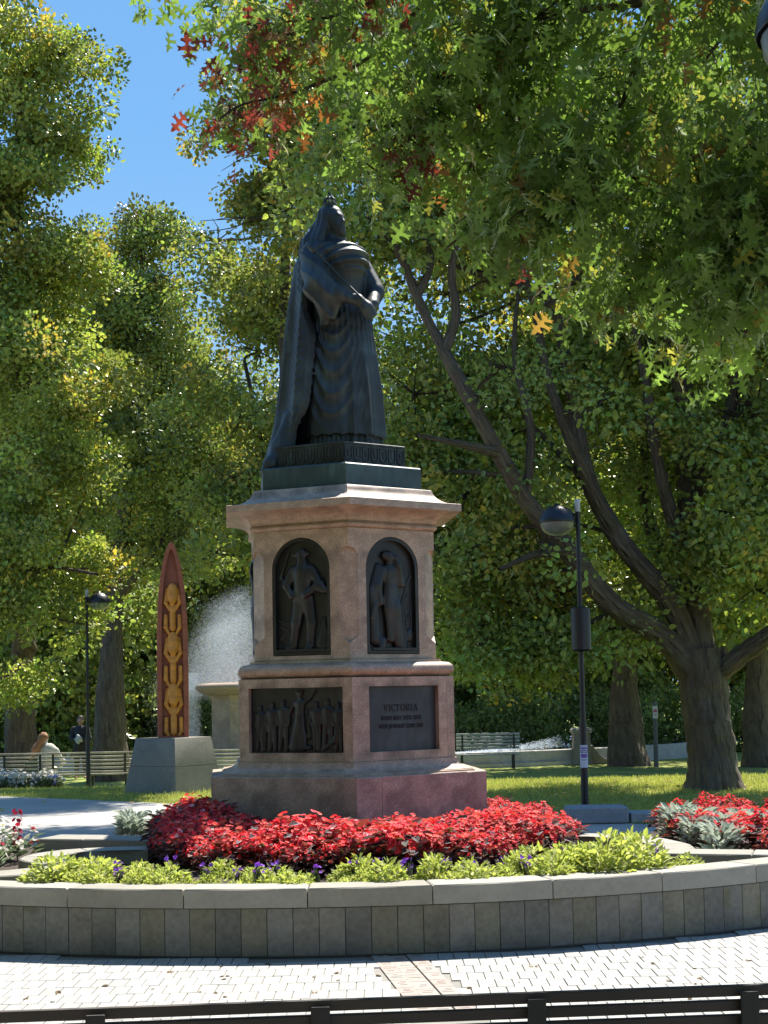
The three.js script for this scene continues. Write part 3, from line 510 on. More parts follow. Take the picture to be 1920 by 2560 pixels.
// a tree: limbs, thin branches out to every part of the crown, leaf clumps through the crown's volume
function tree(name, label, category, group, o) {
  const base = o.limbs[0].p[0], t = thing(name, label, category, base, group), r = rng(o.seed), off = (p) => [p[0] - base[0], p[1] - base[1], p[2] - base[2]];
  const ends = []; if (o.back) o.lobes = o.lobes.map((l) => l[0] > .2 && l[0] < 5.6 && l[1] > 3 && l[1] < 9.3 ? [l[0], l[1], l[2] - (l[3] > .5 ? 1.25 : 0), ...l.slice(3)] : l);
  o.limbs.forEach((l, i) => {
    part(t, i ? 'limb' : 'trunk', limb(l.p.map(off), l.r[0], l.r[1], i ? 28 : 30, i ? 10 : 22, l.w ?? .5, o.seed + i, l.f ?? 0), M.bark);
    const c = new THREE.CatmullRomCurve3(l.p.map((p) => new V3(...p))); for (let k = 2; k <= 10; k++) ends.push(c.getPointAt(k / 10));
  });
  const twigs = [], items = [];
  for (const [x, y, z, rad, dens = 1] of o.lobes) {
    const c = new V3(x, y, z); let best = ends[0]; for (const e of ends) if (e.y < y + .5 && e.distanceTo(c) < best.distanceTo(c)) best = e;
    const mid = best.clone().lerp(c, .5).add(new V3((r() - .5) * .5, (r() - .3) * .5, (r() - .5) * .5));
    twigs.push(limb([best, mid, c].map((p) => off([p.x, p.y, p.z])), Math.min(.07, .025 + .02 * rad), .02, 10, 6, .2, 3));
    for (let k = 0; k < (o.twigs ?? 5); k++) { const d = rdir(r); d.y *= .6; const e = c.clone().addScaledVector(d, rad * (.8 + .3 * r())); const m2 = c.clone().lerp(e, .5).add(new V3((r() - .5) * .3, (r() - .5) * .3, (r() - .5) * .3)); twigs.push(limb([c, m2, e].map((p) => off([p.x, p.y, p.z])), .02, .006, 6, 5, .2, 3)); }
    const n = Math.round(o.density * dens * rad * rad), sub = [];
    for (let k = 0; k < Math.max(3, n / 12); k++) { const d = rdir(r), q = rad * (.45 + .65 * Math.pow(r(), .7)); sub.push([x + d.x * q, y + d.y * q * .85, z + d.z * q, .55 + .75 * r()]); }
    const sg = () => (r() + r() + r() - 1.5) * .62 * Math.sqrt(o.scale ?? 1) * Math.min(1.25, .6 + .5 * rad);
    for (let k = 0; k < n; k++) {
      const S = sub[k % sub.length], ax = sg() * 1.35, az = sg() * 1.35, px = S[0] + ax, py = S[1] + sg() * .3 - .22 * (ax * ax + az * az), pz = S[2] + az;
      const hole = Math.sin(px * 2.3 + o.seed) * Math.sin(py * 2.7) * Math.sin(pz * 2.1 + 1); if (hole > .3 && r() < .7) continue;
      const b = (.8 + .4 * r()) * (.75 + .35 * S[3]), w = r(), col = o.color; const yel = w > .93 ? 1.7 : 1 + .25 * (w - .5);
      items.push([...off([px, py, pz]), (o.scale ?? 1) * (.75 + .5 * r()), [col[0] * b * yel, col[1] * b * (w > .93 ? 1.15 : 1), col[2] * b]]);
    }
  }
  const tw = part(t, 'twigs', merge(twigs), M.bark); tw.userData.kind = 'stuff';
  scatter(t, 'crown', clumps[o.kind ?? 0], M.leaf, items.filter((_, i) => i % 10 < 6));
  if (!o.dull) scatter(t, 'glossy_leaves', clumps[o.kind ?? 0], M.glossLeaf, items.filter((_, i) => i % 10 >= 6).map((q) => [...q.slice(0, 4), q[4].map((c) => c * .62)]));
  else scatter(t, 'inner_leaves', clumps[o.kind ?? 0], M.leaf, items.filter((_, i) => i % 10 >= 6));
  return t;
}
let leafCount = 0;
tree('spreading_tree', 'large spreading tree with forked dark trunk standing on the lawn behind red flowers', 'tree', undefined, {
  seed: 31, density: 36, color: [.24, .325, .05], kind: 0, twigs: 7, back: true, limbs: [
    { p: [[5.33, -.16, -25.2], [5.32, .5, -25.2], [5.23, 1.4, -25.2], [5.2, 2.3, -25.2]], r: [.37, .40], f: .24, w: .3 },
    { p: [[5.1, 1.75, -25.2], [4.55, 2.5, -25], [3.71, 2.98, -24.6], [2.94, 3.85, -24.2], [2.23, 4.62, -23.8], [1.83, 5.33, -23.6], [1.42, 6.13, -23.6], [1.02, 6.97, -23.8], [.61, 7.91, -24], [.33, 8.66, -24], [-.17, 9.19, -24]], r: [.23, .05] },
    { p: [[3.84, 4.04, -24.8], [3.2, 5.2, -24.4], [2.7, 6.6, -24.3], [2.45, 8.0, -24.4], [2.0, 9.4, -24.6]], r: [.12, .03] }, { p: [[2.23, 4.62, -23.8], [2.35, 5.7, -23.9], [2.15, 7.0, -24.2], [2.3, 8.4, -24.4]], r: [.09, .025] }, { p: [[5.1, 4.64, -25.6], [5.7, 5.9, -25.3], [6.0, 7.4, -25.2], [6.6, 9.2, -25.4]], r: [.14, .04] }, { p: [[5.13, 3.4, -25.4], [4.5, 5.2, -24.8], [4.3, 6.8, -24.8], [3.9, 8.6, -25]], r: [.15, .04] }, { p: [[3.41, 4.88, -24.8], [2.9, 5.6, -25.2], [2.1, 6.5, -25.4]], r: [.07, .025] }, { p: [[5.15, 6.23, -25.8], [4.8, 7.4, -25.4], [5.0, 9, -25.4]], r: [.1, .03] },
    { p: [[5.14, 1.9, -25.2], [4.6, 3.14, -25], [3.84, 4.04, -24.8], [3.41, 4.88, -24.8], [3.23, 5.75, -25], [3.1, 6.94, -25.2], [2.81, 8.23, -25.4], [1.9, 8.62, -25.6], [1.04, 8.89, -25.4]], r: [.22, .05] },
    { p: [[5.2, 1.9, -25.2], [5.13, 3.08, -25.4], [5.1, 4.64, -25.6], [5.15, 6.23, -25.8], [5.14, 7.38, -26], [4.62, 8.67, -26], [4.51, 10.29, -26]], r: [.27, .05] },
    { p: [[5.3, 1.75, -25.2], [5.78, 2.2, -24.8], [6.24, 2.56, -24.4], [7.02, 3.11, -24]], r: [.2, .11] },
    { p: [[5.12, 3.1, -25.4], [4.63, 4.06, -25.9], [4.44, 5.09, -26], [4.68, 6.72, -26.2]], r: [.16, .06] },
    { p: [[1.02, 6.97, -23.8], [1.22, 7.58, -23.9], [1.17, 8.27, -24], [1.36, 9.08, -24]], r: [.1, .04] },
    { p: [[.61, 7.91, -24], [.85, 8.56, -24.2], [.5, 9.46, -24.2]], r: [.08, .03] },
    { p: [[1.83, 5.33, -23.6], [1.24, 5.38, -23], [.53, 5.47, -22.6]], r: [.1, .03] },
    { p: [[2.94, 3.85, -24.2], [2.3, 3.74, -23.6], [1.78, 3.52, -23.4]], r: [.1, .03] }],
  lobes: [[-.3, 11.2, -25.5, 1.2, .9], [1.3, 8.9, -26.5, .9, .6], [.35, 8.1, -26.6, .8, .55], [.34, 12.15, -26, 2], [.52, 9.87, -25, 1.5, .6], [1.45, 10.55, -25, 1.8], [3.12, 11.93, -26, 2.2], [4.69, 11.09, -26, 2.2], [6.27, 10.65, -26, 2.4], [2.46, 9.53, -25.5, 1.3, .5], [1.9, 6.6, -23.2, .4, .6], [3.5, 6.2, -23.8, .4, .6], [3.2, 8.2, -24, .45, .6], [2.6, 3.9, -23.4, .35, .7], [3.91, 9.15, -26.5, 1.5, .7], [5.42, 8.98, -26, 1.9], [6.32, 7.6, -25, 1.8], [.59, 6.69, -24.5, 1.2], [1.38, 7.23, -25, 1.2, .8], [2.33, 7.33, -25.5, 1.3, .8], [.77, 5.26, -24, 1], [1.4, 4.9, -23.6, 1.1], [1.11, 3.8, -24, .9], [2.21, 6.06, -24.5, 1.1], [3.65, 7.19, -25, 1.3], [4.18, 5.92, -26.2, 1.1, .8], [2.47, 4.34, -24.5, .8], [2.15, 3.16, -24.5, 1], [2.39, 2.4, -25, .8], [1.72, 2.5, -25, .7], [3.15, 2.5, -25, .7], [2.9, 3.26, -24, .6], [5.13, 7.74, -25.5, 1.2], [5.89, 6.08, -25, 1.3], [6.05, 4.35, -24.6, 1.2], [5.9, 3.2, -24.4, .8], [5.5, 4.12, -24.4, .6], [4.84, 4.65, -27, .8], [4.08, 3.52, -27, .7], [8, 9, -26, 2.4], [8.5, 6, -25, 2], [7.6, 4.4, -24.6, 1.2]] });
tree('slender_tree', 'tall fine-leaved tree rising behind the bronze queen', 'tree', undefined, {
  seed: 37, density: 29, color: [.26, .33, .055], kind: 1, twigs: 9, limbs: [{ p: [[-1.7, -.35, -33.4], [-1.75, 2.5, -33.4], [-1.9, 6, -33.5], [-2.1, 9.5, -33.6], [-1.9, 13.5, -33.4]], r: [.28, .06], f: .15 }, { p: [[-1.8, 4.5, -33.4], [-2.4, 6.2, -33.6], [-3.0, 9, -34.4]], r: [.1, .04] }, { p: [[-2.1, 9.5, -33.6], [-1.2, 11.6, -33.2], [-1.0, 14, -33.4]], r: [.09, .03] }],
  lobes: [[-1.98,13.23,-32.35,1.68,1],[-2.5,11.84,-32.35,1.29,1],[-1.11,15.05,-33.65,2.07],[-1.76,11.23,-34.94,1.55,0.8],[-3.21,11.21,-35.59,1.29,0.8],[-3.8,12.52,-36.24,1.04,0.5],[-2.74,9.53,-34.94,1.04,0.6],[-3.08,7.81,-33.65,1.42,0.9],[-2.98,6.36,-33.0,1.04],[-2.52,5.13,-32.35,0.91],[-3.56,4.68,-32.35,0.39,0.6],[-2.68,6.67,-33.65,1.16],[-2.07,14.51,-33.65,1.29,0.8],[-1.55,9.73,-34.29,1.16,0.8]] });
tree('bright_tree', 'tall yellow-green tree overhanging the slatted benches', 'tree', undefined, {
  seed: 41, density: 38, color: [.31, .40, .06], kind: 1, limbs: [
    { p: [[-8.99, -.64, -38], [-8.99, 2.03, -38], [-8.56, 5.14, -37], [-8.53, 8.42, -36.5], [-8.5, 12.76, -36], [-8.47, 16.12, -36]], r: [.32, .06], f: .2 }, { p: [[-8.8, 3.4, -37.6], [-8.2, 4.4, -35.6], [-7.4, 4.6, -34.2], [-6.3, 4.4, -33.9]], r: [.1, .03] }, { p: [[-8.6, 2.9, -37.8], [-8.2, 3.5, -35], [-7.6, 3.5, -34.2], [-6.6, 3.3, -33.9]], r: [.08, .02] }],
  lobes: [[-8.58, 17.02, -36, 1.7], [-7.6, 17, -36, .7], [-7.08, 17.33, -36, .35], [-8.26, 15.1, -36, 1.4], [-7.38, 14.75, -36, .6], [-7.16, 15.53, -36, .4], [-9.2, 13.55, -36, 1.1], [-8.18, 11.64, -36, 1.7], [-7.4, 11.9, -36, .7], [-8.07, 8.89, -35, 1.7], [-6.59, 8.65, -35, .9], [-7.66, 6.96, -35, 1.3], [-6.6, 6.83, -35, .8], [-9.61, 10.56, -36, 2], [-9.8, 15.02, -36, 2.2], [-7.8, 4.54, -34, .9], [-6.33, 5.0, -35.6, .7], [-8.08, 3.53, -34, .8], [-7.1, 3.4, -35.2, .7, .5], [-8.43, 2.3, -35, .8, .7], [-9.37, 4.97, -35, 1.6]] });
tree('olive_tree', 'rounded olive-green tree with thick dark trunk behind the fountain spray', 'tree', undefined, {
  seed: 51, density: 36, color: [.24, .31, .05], kind: 0, scale: 1.1, limbs: [{ p: [[-7.69, -.66, -43], [-7.68, 1.77, -43], [-7.74, 4.41, -44], [-7.4, 8.56, -45], [-7.24, 12.93, -46], [-7.07, 15.48, -46]], r: [.36, .06], f: .22 }, { p: [[-7.7, 4.4, -44], [-6.2, 6.4, -44.4], [-5.2, 8.4, -44.4]], r: [.14, .05] }],
  lobes: [[-7.64, 14.92, -46, 1.5], [-6.65, 15.61, -46, .9], [-7.21, 16.05, -46, .6], [-6.38, 14.33, -46, 1.2], [-8.08, 12.94, -46, 1.9], [-6.27, 12.34, -46, 1.5], [-7.11, 10.47, -45, 1.9], [-5.33, 10.44, -45, 1.2], [-6.72, 8, -45, 1.8], [-4.97, 8.23, -44, 1.2], [-5.93, 6.24, -44, 1.2], [-8.25, 9.56, -46, 1.6], [-4.37, 11.59, -48, 1, .6], [-9.5, 11, -47, 2]] });
// darker trees and evergreen shrubs standing behind
const far = [[7.17, -46, 15, .45, 2.6, 0], [10.62, -44, 14, .4, 2.6, 0], [-11.5, -52, 17, .4, 3, 1], [-3, -60, 13, .45, 3.2, 1], [2.6, -62, 15, .45, 3.2, 1], [8.5, -60, 16, .45, 3.4, 1], [14.5, -58, 16, .4, 3.2, 1], [-9.5, -64, 16, .4, 3.4, 1], [-16, -62, 16, .4, 3.4, 1]];
const farLabels = ['shaded tree with straight trunk just behind the stone pool rim', 'tall shaded tree beyond the forked trunk', 'dense dark tree behind the standing person', 'dense dark tree behind the fountain drum', 'dense dark tree behind the grey bench', 'dense dark tree beyond the stone pillar and small sign', 'dense dark tree at the far edge of the park lawn beyond the forked trunk', 'dense dark tree far behind the thick dark trunk', 'dense dark tree far beyond the yellow-green tree'];
far.forEach(([x, z, h, tr, cr, low], i) => {
  const r = rng(300 + i), lobes = [], y0 = fall(z); const n = low ? 15 : 11;
  for (let k = 0; k < n; k++) { const a = k * 2.4, t = k / (n - 1), y = y0 + (low ? 1.4 : 4.6) + t * (h - (low ? 3 : 6)), q = (low ? 2.6 : 2.2) * Math.sin(PI * (.25 + .65 * t)) * (.7 + .5 * r()); lobes.push([x + Math.cos(a) * q, y, z + Math.sin(a) * q, cr * (.55 + .3 * r()), 1]); }
  tree('background_tree', farLabels[i], 'tree', 'trees at the back of the park', { seed: 60 + i * 7, density: 22, scale: 1.6, twigs: 2, color: [.24, .325, .05], kind: 3, limbs: [{ p: [[x, y0 - .02, z], [x - .05, y0 + 2, z], [x + .1, y0 + 5, z], [x, y0 + h * .8, z]], r: [tr, .08], f: tr * .5 }], lobes });
});
[[-12, -57, 2.1], [-5.6, -56, 2.0], [-1.5, -55, 1.9], [1.5, -54.5, 1.8], [4.6, -55, 2], [7.4, -56, 2], [10.4, -54.5, 2.1], [13.2, -54, 2]].forEach(([x, z, h], i) => {
  const t = thing('evergreen_shrub', ['dense evergreen shrub in shade far behind the seated person', 'dense evergreen shrub in shade behind the carved post', 'dense evergreen shrub behind the fountain drum', 'dense evergreen shrub behind the monument, next to the grey bench', 'dense evergreen shrub just beyond the grey bench', 'dense evergreen shrub beyond the stone pillar', 'dense evergreen shrub beyond the small sign post', 'dense evergreen shrub beyond the forked trunk'][i], 'shrub', [x, fall(z), z], 'evergreen shrubs at the back of the park'), r = rng(700 + i), items = [];
  part(t, 'stem', limb([[0, -.02, 0], [.05, .6, 0], [0, 1.3, 0]], .09, .04, 8, 7), M.bark);
  for (let k = 0; k < 90; k++) { const d = rdir(r), q = .5 + .5 * Math.sqrt(r()), b = .7 + .6 * r(); items.push([d.x * 1.75 * q, h * .55 + d.y * h * .5 * q, d.z * 1.1 * q, 1.1 * (.8 + .4 * r()), [.22 * b, .31 * b, .06 * b]]); }
  scatter(t, 'foliage', clumps[3], M.leaf, items);
});
[[-6.5, 6.5, 13, 'large park tree on the far side of the plaza, facing the monument and the bench'], [-11, -3, 14, 'large park tree at the end of the dark slatted bench, beyond the side bed'], [-1.5, 10, 14, 'large park tree behind the oak, across the plaza from the monument'], [-11.5, 3.5, 14, 'large park tree between two others on the plaza, off the end of the bench'], [-13.5, -9.5, 13, 'large park tree at the path beyond the pale flowers']].forEach(([x, z, h, lab], i) => {
  const lobes = [], r = rng(900 + i); for (let k = 0; k < 9; k++) { const a = k * 2.4; lobes.push([x + 2.6 * Math.cos(a) * (.5 + .5 * r()), 3.6 + k * (h - 5.5) / 8, z + 2.6 * Math.sin(a) * (.5 + .5 * r()), 2.6]); }
  tree('plaza_tree', lab, 'tree', 'trees around the plaza', { seed: 820 + i, density: 11, scale: 2.3, twigs: 1, dull: true, color: [.24, .325, .05], kind: 3, limbs: [{ p: [[x, -.01, z], [x, 2, z], [x + .1, 5, z], [x, h * .8, z]], r: [.4, .1], f: .2 }], lobes });
});
console.log('trees');

// ---------------------------------------------------------------- the oak whose branches hang into the view
{
  const t = thing('oak_tree', 'oak branches with lobed green and reddening leaves hanging overhead', 'tree', [4.4, 0, -4.6]), o = (p) => [p[0] - 4.4, p[1], p[2] + 4.6];
  part(t, 'trunk', limb([[4.4, -.01, -4.6], [4.38, 1.5, -4.6], [4.2, 3.4, -4.7], [3.7, 4.6, -5]].map(o), .34, .2, 24, 16, .3, 5, .2), M.bark);
  const br = [
    [[[4.1, 3.7, -4.75], [3.2, 4.7, -5.4], [2.41, 4.89, -6], [1.93, 4.93, -6.6], [1.38, 4.97, -7.2], [1.2, 4.53, -7.4], [.96, 4.34, -7.5], [.56, 4.08, -7.7], [.34, 3.95, -7.8]], .05, 150, 0],
    [[[1.93, 4.93, -6.6], [1.22, 5.31, -7.2], [.47, 5.48, -7.8], [-.11, 5.31, -8], [-.51, 5.26, -8.1], [-.68, 5.25, -8.1]], .03, 105, .26],
    [[[1.38, 4.97, -7.2], [.69, 5.02, -7.6], [.3, 4.82, -7.9], [.08, 4.6, -8.1], [.0, 4.42, -8.1]], .022, 105, .05],
    [[[.47, 5.48, -7.8], [-.02, 5.14, -8.2], [-.43, 4.99, -8.3], [-.74, 4.92, -8.3], [-.86, 4.84, -8.3]], .018, 34, .6],
    [[[3.2, 4.7, -5.4], [2.48, 4.68, -6.2], [2.07, 4.45, -6.8], [1.67, 4.1, -7.3], [1.24, 3.73, -7.6], [1, 3.6, -7.8]], .035, 150, .0],
    [[[3.2, 4.7, -5.4], [2.46, 4.29, -6.2], [2.02, 3.89, -6.7], [1.72, 3.57, -7.2], [1.55, 3.4, -7.5]], .03, 120, .02],
    [[[.47, 5.48, -7.8], [-.26, 5.77, -8.2], [-.99, 5.72, -8.4], [-1.32, 5.68, -8.5]], .016, 16, 0],
    [[[1.2, 4.53, -7.4], [.89, 4.11, -7.5], [.73, 3.93, -7.6]], .014, 50, .04],
    [[[1.67, 4.1, -7.3], [1.83, 3.79, -7.2], [1.8, 3.57, -7.2]], .012, 60, .02],
    [[[2.41, 4.89, -6], [2.3, 5.3, -6.6], [2.0, 5.2, -7.3], [1.7, 4.9, -7.8]], .03, 110, .0],
    [[[1.22, 5.31, -7.2], [1.0, 5.2, -7.6], [.75, 4.8, -8], [.5, 4.5, -8.2]], .02, 90, .03]];
  const half = [[0, 0], [.025, .14], [.12, .20], [.30, .12], [.24, .22], [.34, .26], [.16, .31], [.05, .36], [.10, .45], [.30, .46], [.44, .40], [.37, .52], [.45, .60], [.20, .58], [.06, .62], [.10, .70], [.26, .76], [.22, .82], [.10, .82], [.08, .92], [0, 1]];
  const shp = new THREE.Shape([...half, ...half.slice(1, -1).reverse().map(([x, y]) => [-x, y])].map((p) => new THREE.Vector2(...p))), lg = new THREE.ShapeGeometry(shp);
  const oakTwig = (seed, n) => {
    const r = rng(seed), pos = [], col = [], P0 = lg.attributes.position, I = lg.index.array;
    for (let i = 0; i < n; i++) {
      const d = rdir(r).add(new V3(0, -.55, 0)).normalize(), nor = new V3(0, .8, .35).addScaledVector(rdir(r), .9).normalize(), s = new V3().crossVectors(d, nor).normalize(), nn = new V3().crossVectors(s, d), len = .095 + .05 * r(), base = rdir(r).multiplyScalar(.12 * r()), k = .65 + .7 * r(), curl = r() * .9;
      const v = (j) => { const x = P0.getX(j), y = P0.getY(j), h = .4 * Math.abs(x) - (.25 + .4 * curl) * y * y - curl * x * x; return base.clone().addScaledVector(d, (y + .25) * len).addScaledVector(s, x * len).addScaledVector(nn, h * len); };
      for (let q = 0; q < I.length; q++) { const w = v(I[q]); pos.push(w.x, w.y, w.z); col.push(k, k, k); }
      const st = .004; const a = base, b = base.clone().addScaledVector(d, .25 * len); pos.push(a.x - st, a.y, a.z, a.x + st, a.y, a.z, b.x, b.y, b.z); for (let q = 0; q < 3; q++) col.push(.6, .5, .4);
    }
    const g = new THREE.BufferGeometry(); g.setAttribute('position', new THREE.Float32BufferAttribute(pos, 3)); g.setAttribute('color', new THREE.Float32BufferAttribute(col, 3)); g.computeVertexNormals(); return g;
  };
  const r = rng(77), items = [[], []], tw = [];
  for (const [pts, rad, n0, red] of br) {
    const n = n0 < 40 ? n0 : Math.round(n0 * 1.5);
    part(t, 'branch', limb(pts.map(o), rad, .006, 40, 7, .25, 9), M.bark);
    const c = new THREE.CatmullRomCurve3(pts.map((p) => new V3(...p)));
    for (let k = 0; k < n; k++) {
      const u = Math.pow(r(), .8), p = c.getPointAt(clamp(.25 + .75 * u, 0, 1)), sp = n < 40 ? .10 : .27, e = p.clone().add(new V3((r() + r() - 1) * sp * 1.5, (r() + r() - 1.15) * sp * 1.1, (r() + r() - 1) * .45));
      const low = table([[-.75, 4.88], [-.31, 4.74], [-.14, 4.30], [.17, 4.10], [.77, 3.86], [1.0, 3.58], [1.37, 3.45], [1.6, 3.25], [2.2, 3.1]], e.x * 8 / -e.z); if (n > 40 && 1.69 + (e.y - 1.69) * 8 / -e.z < low + .12) continue;
      if (k % 2 === 0) tw.push(limb([p, p.clone().lerp(e, .5).add(new V3(0, .03, 0)), e].map((q) => o([q.x, q.y, q.z])), .006, .002, 5, 4));
      const tip = red * sstep(.45, .95, u), w = r(), b = .7 + .6 * r();
      const cc = w < tip ? (r() < .6 ? [.17 * b, .030 * b, .018 * b] : [.26 * b, .10 * b, .02 * b]) : w > .985 ? [.20 * b, .12 * b, .02 * b] : w > .92 ? [.27 * b, .27 * b, .035 * b] : [.15 * b, .245 * b, .036 * b];
      items[k % 2].push([...o([e.x, e.y, e.z]), .85 + .35 * r(), cc, true]);
    }
  }
  part(t, 'twigs', merge(tw), M.bark).userData.kind = 'stuff';
  scatter(t, 'lobed_leaves', oakTwig(5, 6), M.leaf, items[0]); scatter(t, 'lobed_leaves', oakTwig(6, 5), M.leaf, items[1]);
  // the rest of the crown, over and behind the place the picture is taken from
  const up = [], q = rng(78); for (let i = 0; i < 900; i++) { const a = q() * 6.28, d = Math.sqrt(q()) * 6.5, y = 5.9 + 3.6 * q() - .05 * d * d * .4, x = 2.6 + d * Math.cos(a), z = 1.2 + d * .8 * Math.sin(a); if (z < -4.6) continue; const b = .7 + .5 * q(); up.push([...o([x, y, z]), 1.7, [.13 * b, .17 * b, .03 * b]]); }
  scatter(t, 'upper_crown', clumps[3], M.leaf, up); part(t, 'limb', limb([[4.2, 3.4, -4.7], [3.2, 5.2, -2.2], [2.4, 6.6, 1.2]].map(o), .2, .06, 16, 10), M.bark);
}
console.log('oak');

// ---------------------------------------------------------------- flower beds
const redPlant = (seed) => {                              // dark leafy bush topped with rounded red blooms, about 0.35 m tall
  const r = rng(seed), F1 = new Leaves(), B1 = new Leaves();
  for (let i = 0; i < 60; i++) { const a = r() * 6.28, q = Math.sqrt(r()) * .15, y = .02 + .27 * r(), o = new V3(q * Math.cos(a), y, q * Math.sin(a)), dir = new V3(Math.cos(a), -.1 + .6 * r(), Math.sin(a)).addScaledVector(rdir(r), .5).normalize(), k = .6 + .8 * r(), w = r(); F1.leaf(o, dir, new V3(0, 1, 0).addScaledVector(rdir(r), .5).normalize(), .08 + .05 * r(), .055, w > .8 ? [.10 * k, .075 * k, .02 * k] : w > .45 ? [.16 * k, .035 * k, .022 * k] : [.055 * k, .016 * k, .018 * k]); }
  for (let i = 0; i < 74; i++) { const d = rdir(r); d.y = Math.abs(d.y) * .9 + .1; d.normalize(); const top = d.y, o = new V3(d.x * .17, .17 + d.y * .17 * (.8 + .35 * r()), d.z * .17), k = .7 + .6 * r(), w = r(); if (top < .3 && r() < .5) continue; B1.disc(o, d.clone().addScaledVector(rdir(r), .6).add(new V3(0, .25, 0)).normalize(),   .018 + .012 * r(), w > .975 ? [.80, .50, .48] : w > .75 ? [.82 * k, .12 * k, .08 * k] : [.76 * k, .035 * k, .05 * k]); }
  return [F1.build(), B1.build()];
};
const redA = redPlant(11), redB = redPlant(12);
function redBed(label, inside, n, box, seed) {
  const t = thing('red_flowers', label, 'flowers', [0, 0, 0], undefined, 'stuff'), r = rng(seed), sets = [[], []]; let tries = 0;
  const pts = [];
  while (pts.length < n && tries++ < n * 60) { const x = lerp(box[0], box[1], r()), z = lerp(box[2], box[3], r()); if (!inside(x, z) || pts.some((p) => (p[0] - x) ** 2 + (p[1] - z) ** 2 < .0165)) continue; pts.push([x, z]); }
  pts.forEach(([x, z], i) => { const lump = Math.sin(x * 4.1 + 1) * Math.sin(z * 3.7 + x), s = (.72 + .24 * r() + .2 * lump) * (.72 + .36 * sstep(-13.6, -12.4, z)) + .45 * sstep(-1.1, -1.7, x) * sstep(-13, -14.2, z), b = .8 + .4 * r(); sets[i % 2].push([x, .335, z, s, [b, b, b], true]); });
  [redA, redB].forEach((g, i) => { scatter(t, 'dark_foliage', g[0], M.leaf, sets[i]); scatter(t, 'red_blooms', g[1], M.petal, sets[i]); });
  return t;
}
const hexIn = (x, z, R) => { const dx = x - PED[0], dz = z - PED[2]; for (let k = 0; k < 6; k++) { const a = faceAngle(k); if (dx * Math.sin(a) + dz * Math.cos(a) > R * Math.cos(PI / 6)) return false; } return true; };
redBed('mass of red blooms over dark burgundy foliage around the granite pedestal', (x, z) => { const u = (x + .19) / 1.78, v = (z + 14.25) / 2.9; return Math.abs(u) ** 2.6 + Math.abs(v) ** 2.6 < 1 && !hexIn(x, z, 1.72); }, 370, [-2.2, 1.8, -17.4, -11.3], 21);
redBed('mass of red blooms beside the silvery plants and the forked tree', (x, z) => ((x - 4.0) / 1.55) ** 2 + ((z + 13.9) / 2.2) ** 2 < 1 || ((x - 3.6) / 1.0) ** 2 + ((z + 12.4) / .7) ** 2 < 1, 150, [2.4, 5.6, -16.2, -11.7], 22);

// yellow-green edging plants, one bushy plant each
{
  const make = (seed) => { const r = rng(seed), L = new Leaves(); for (let i = 0; i < 330; i++) { const a = r() * 6.28, q = Math.sqrt(r()), h = Math.sqrt(Math.max(0, 1 - q * q)) * (.35 + .65 * r()), o = new V3(.15 * q * Math.cos(a), .01 + .19 * h, .15 * q * Math.sin(a)), dir = new V3(Math.cos(a) * (.3 + q), .55 + .5 * r(), Math.sin(a) * (.3 + q)).addScaledVector(rdir(r), .5).normalize(), k = .6 + .75 * r(), w = r(); L.leaf(o, dir, new V3(0, 1, 0).addScaledVector(rdir(r), .6).normalize(), .026 + .024 * r(), .021 + .010 * r(), w > .9 ? [.55 * k, .55 * k, .24 * k] : [.42 * k, .48 * k, .085 * k]); } return L.build(); };
  const vars = [make(31), make(32), make(33), make(34)], r = rng(35);
  for (let row = 0; row < 3; row++) for (let a = -.355; a < .49; a += .042) {
    const rad = 5.44 - row * .24 + (r() - .5) * .08, an = a + (r() - .5) * .03, [x, z] = polar(rad, an);
    if (row > 0 && Math.abs(an - .04) > .42) continue; if (row === 2 && r() < .35) continue;
    const m = part(scene, 'edging_plant', vars[Math.floor(r() * 4)], M.leaf); const s = (.62 + .5 * r()) * (.9 + .4 * sstep(.12, .4, Math.abs(an))); m.position.set(x, .335, z); m.scale.set(s, s * (.8 + .5 * r()), s); m.rotation.y = r() * 6.3;
    tag(m, 'small yellow-green leafy plant edging the bed behind the stone capping', 'plant', 'yellow-green edging plants');
  }
  const fl = new Leaves(), r2 = rng(36); for (let i = 0; i < 9; i++) fl.disc(new V3((r2() - .5) * .06, .13 + .06 * r2(), (r2() - .5) * .06), rdir(r2).add(new V3(0, 1, .6)).normalize(), .015, [.14 + .1 * r2(), .05, .36 + .15 * r2()], 6); for (let i = 0; i < 8; i++) fl.leaf(new V3((r2() - .5) * .05, .02, (r2() - .5) * .05), new V3((r2() - .5) * .5, 1, (r2() - .5) * .5).normalize(), new V3(1, 0, .2).normalize(), .15, .02, [.08, .1, .04]);
  const fg = fl.build();
  for (let i = 0; i < 22; i++) { const [x, z] = polar(4.95 + .4 * r(), -.38 + .86 * i / 21 + (r() - .5) * .05), m = part(scene, 'purple_flower', fg, M.petal); m.position.set(x, .335, z); m.rotation.y = r() * 6.3; m.scale.setScalar(.8 + .5 * r()); tag(m, 'little purple flower among the yellow-green edging plants', 'flower', 'purple flowers in the edging'); }
}
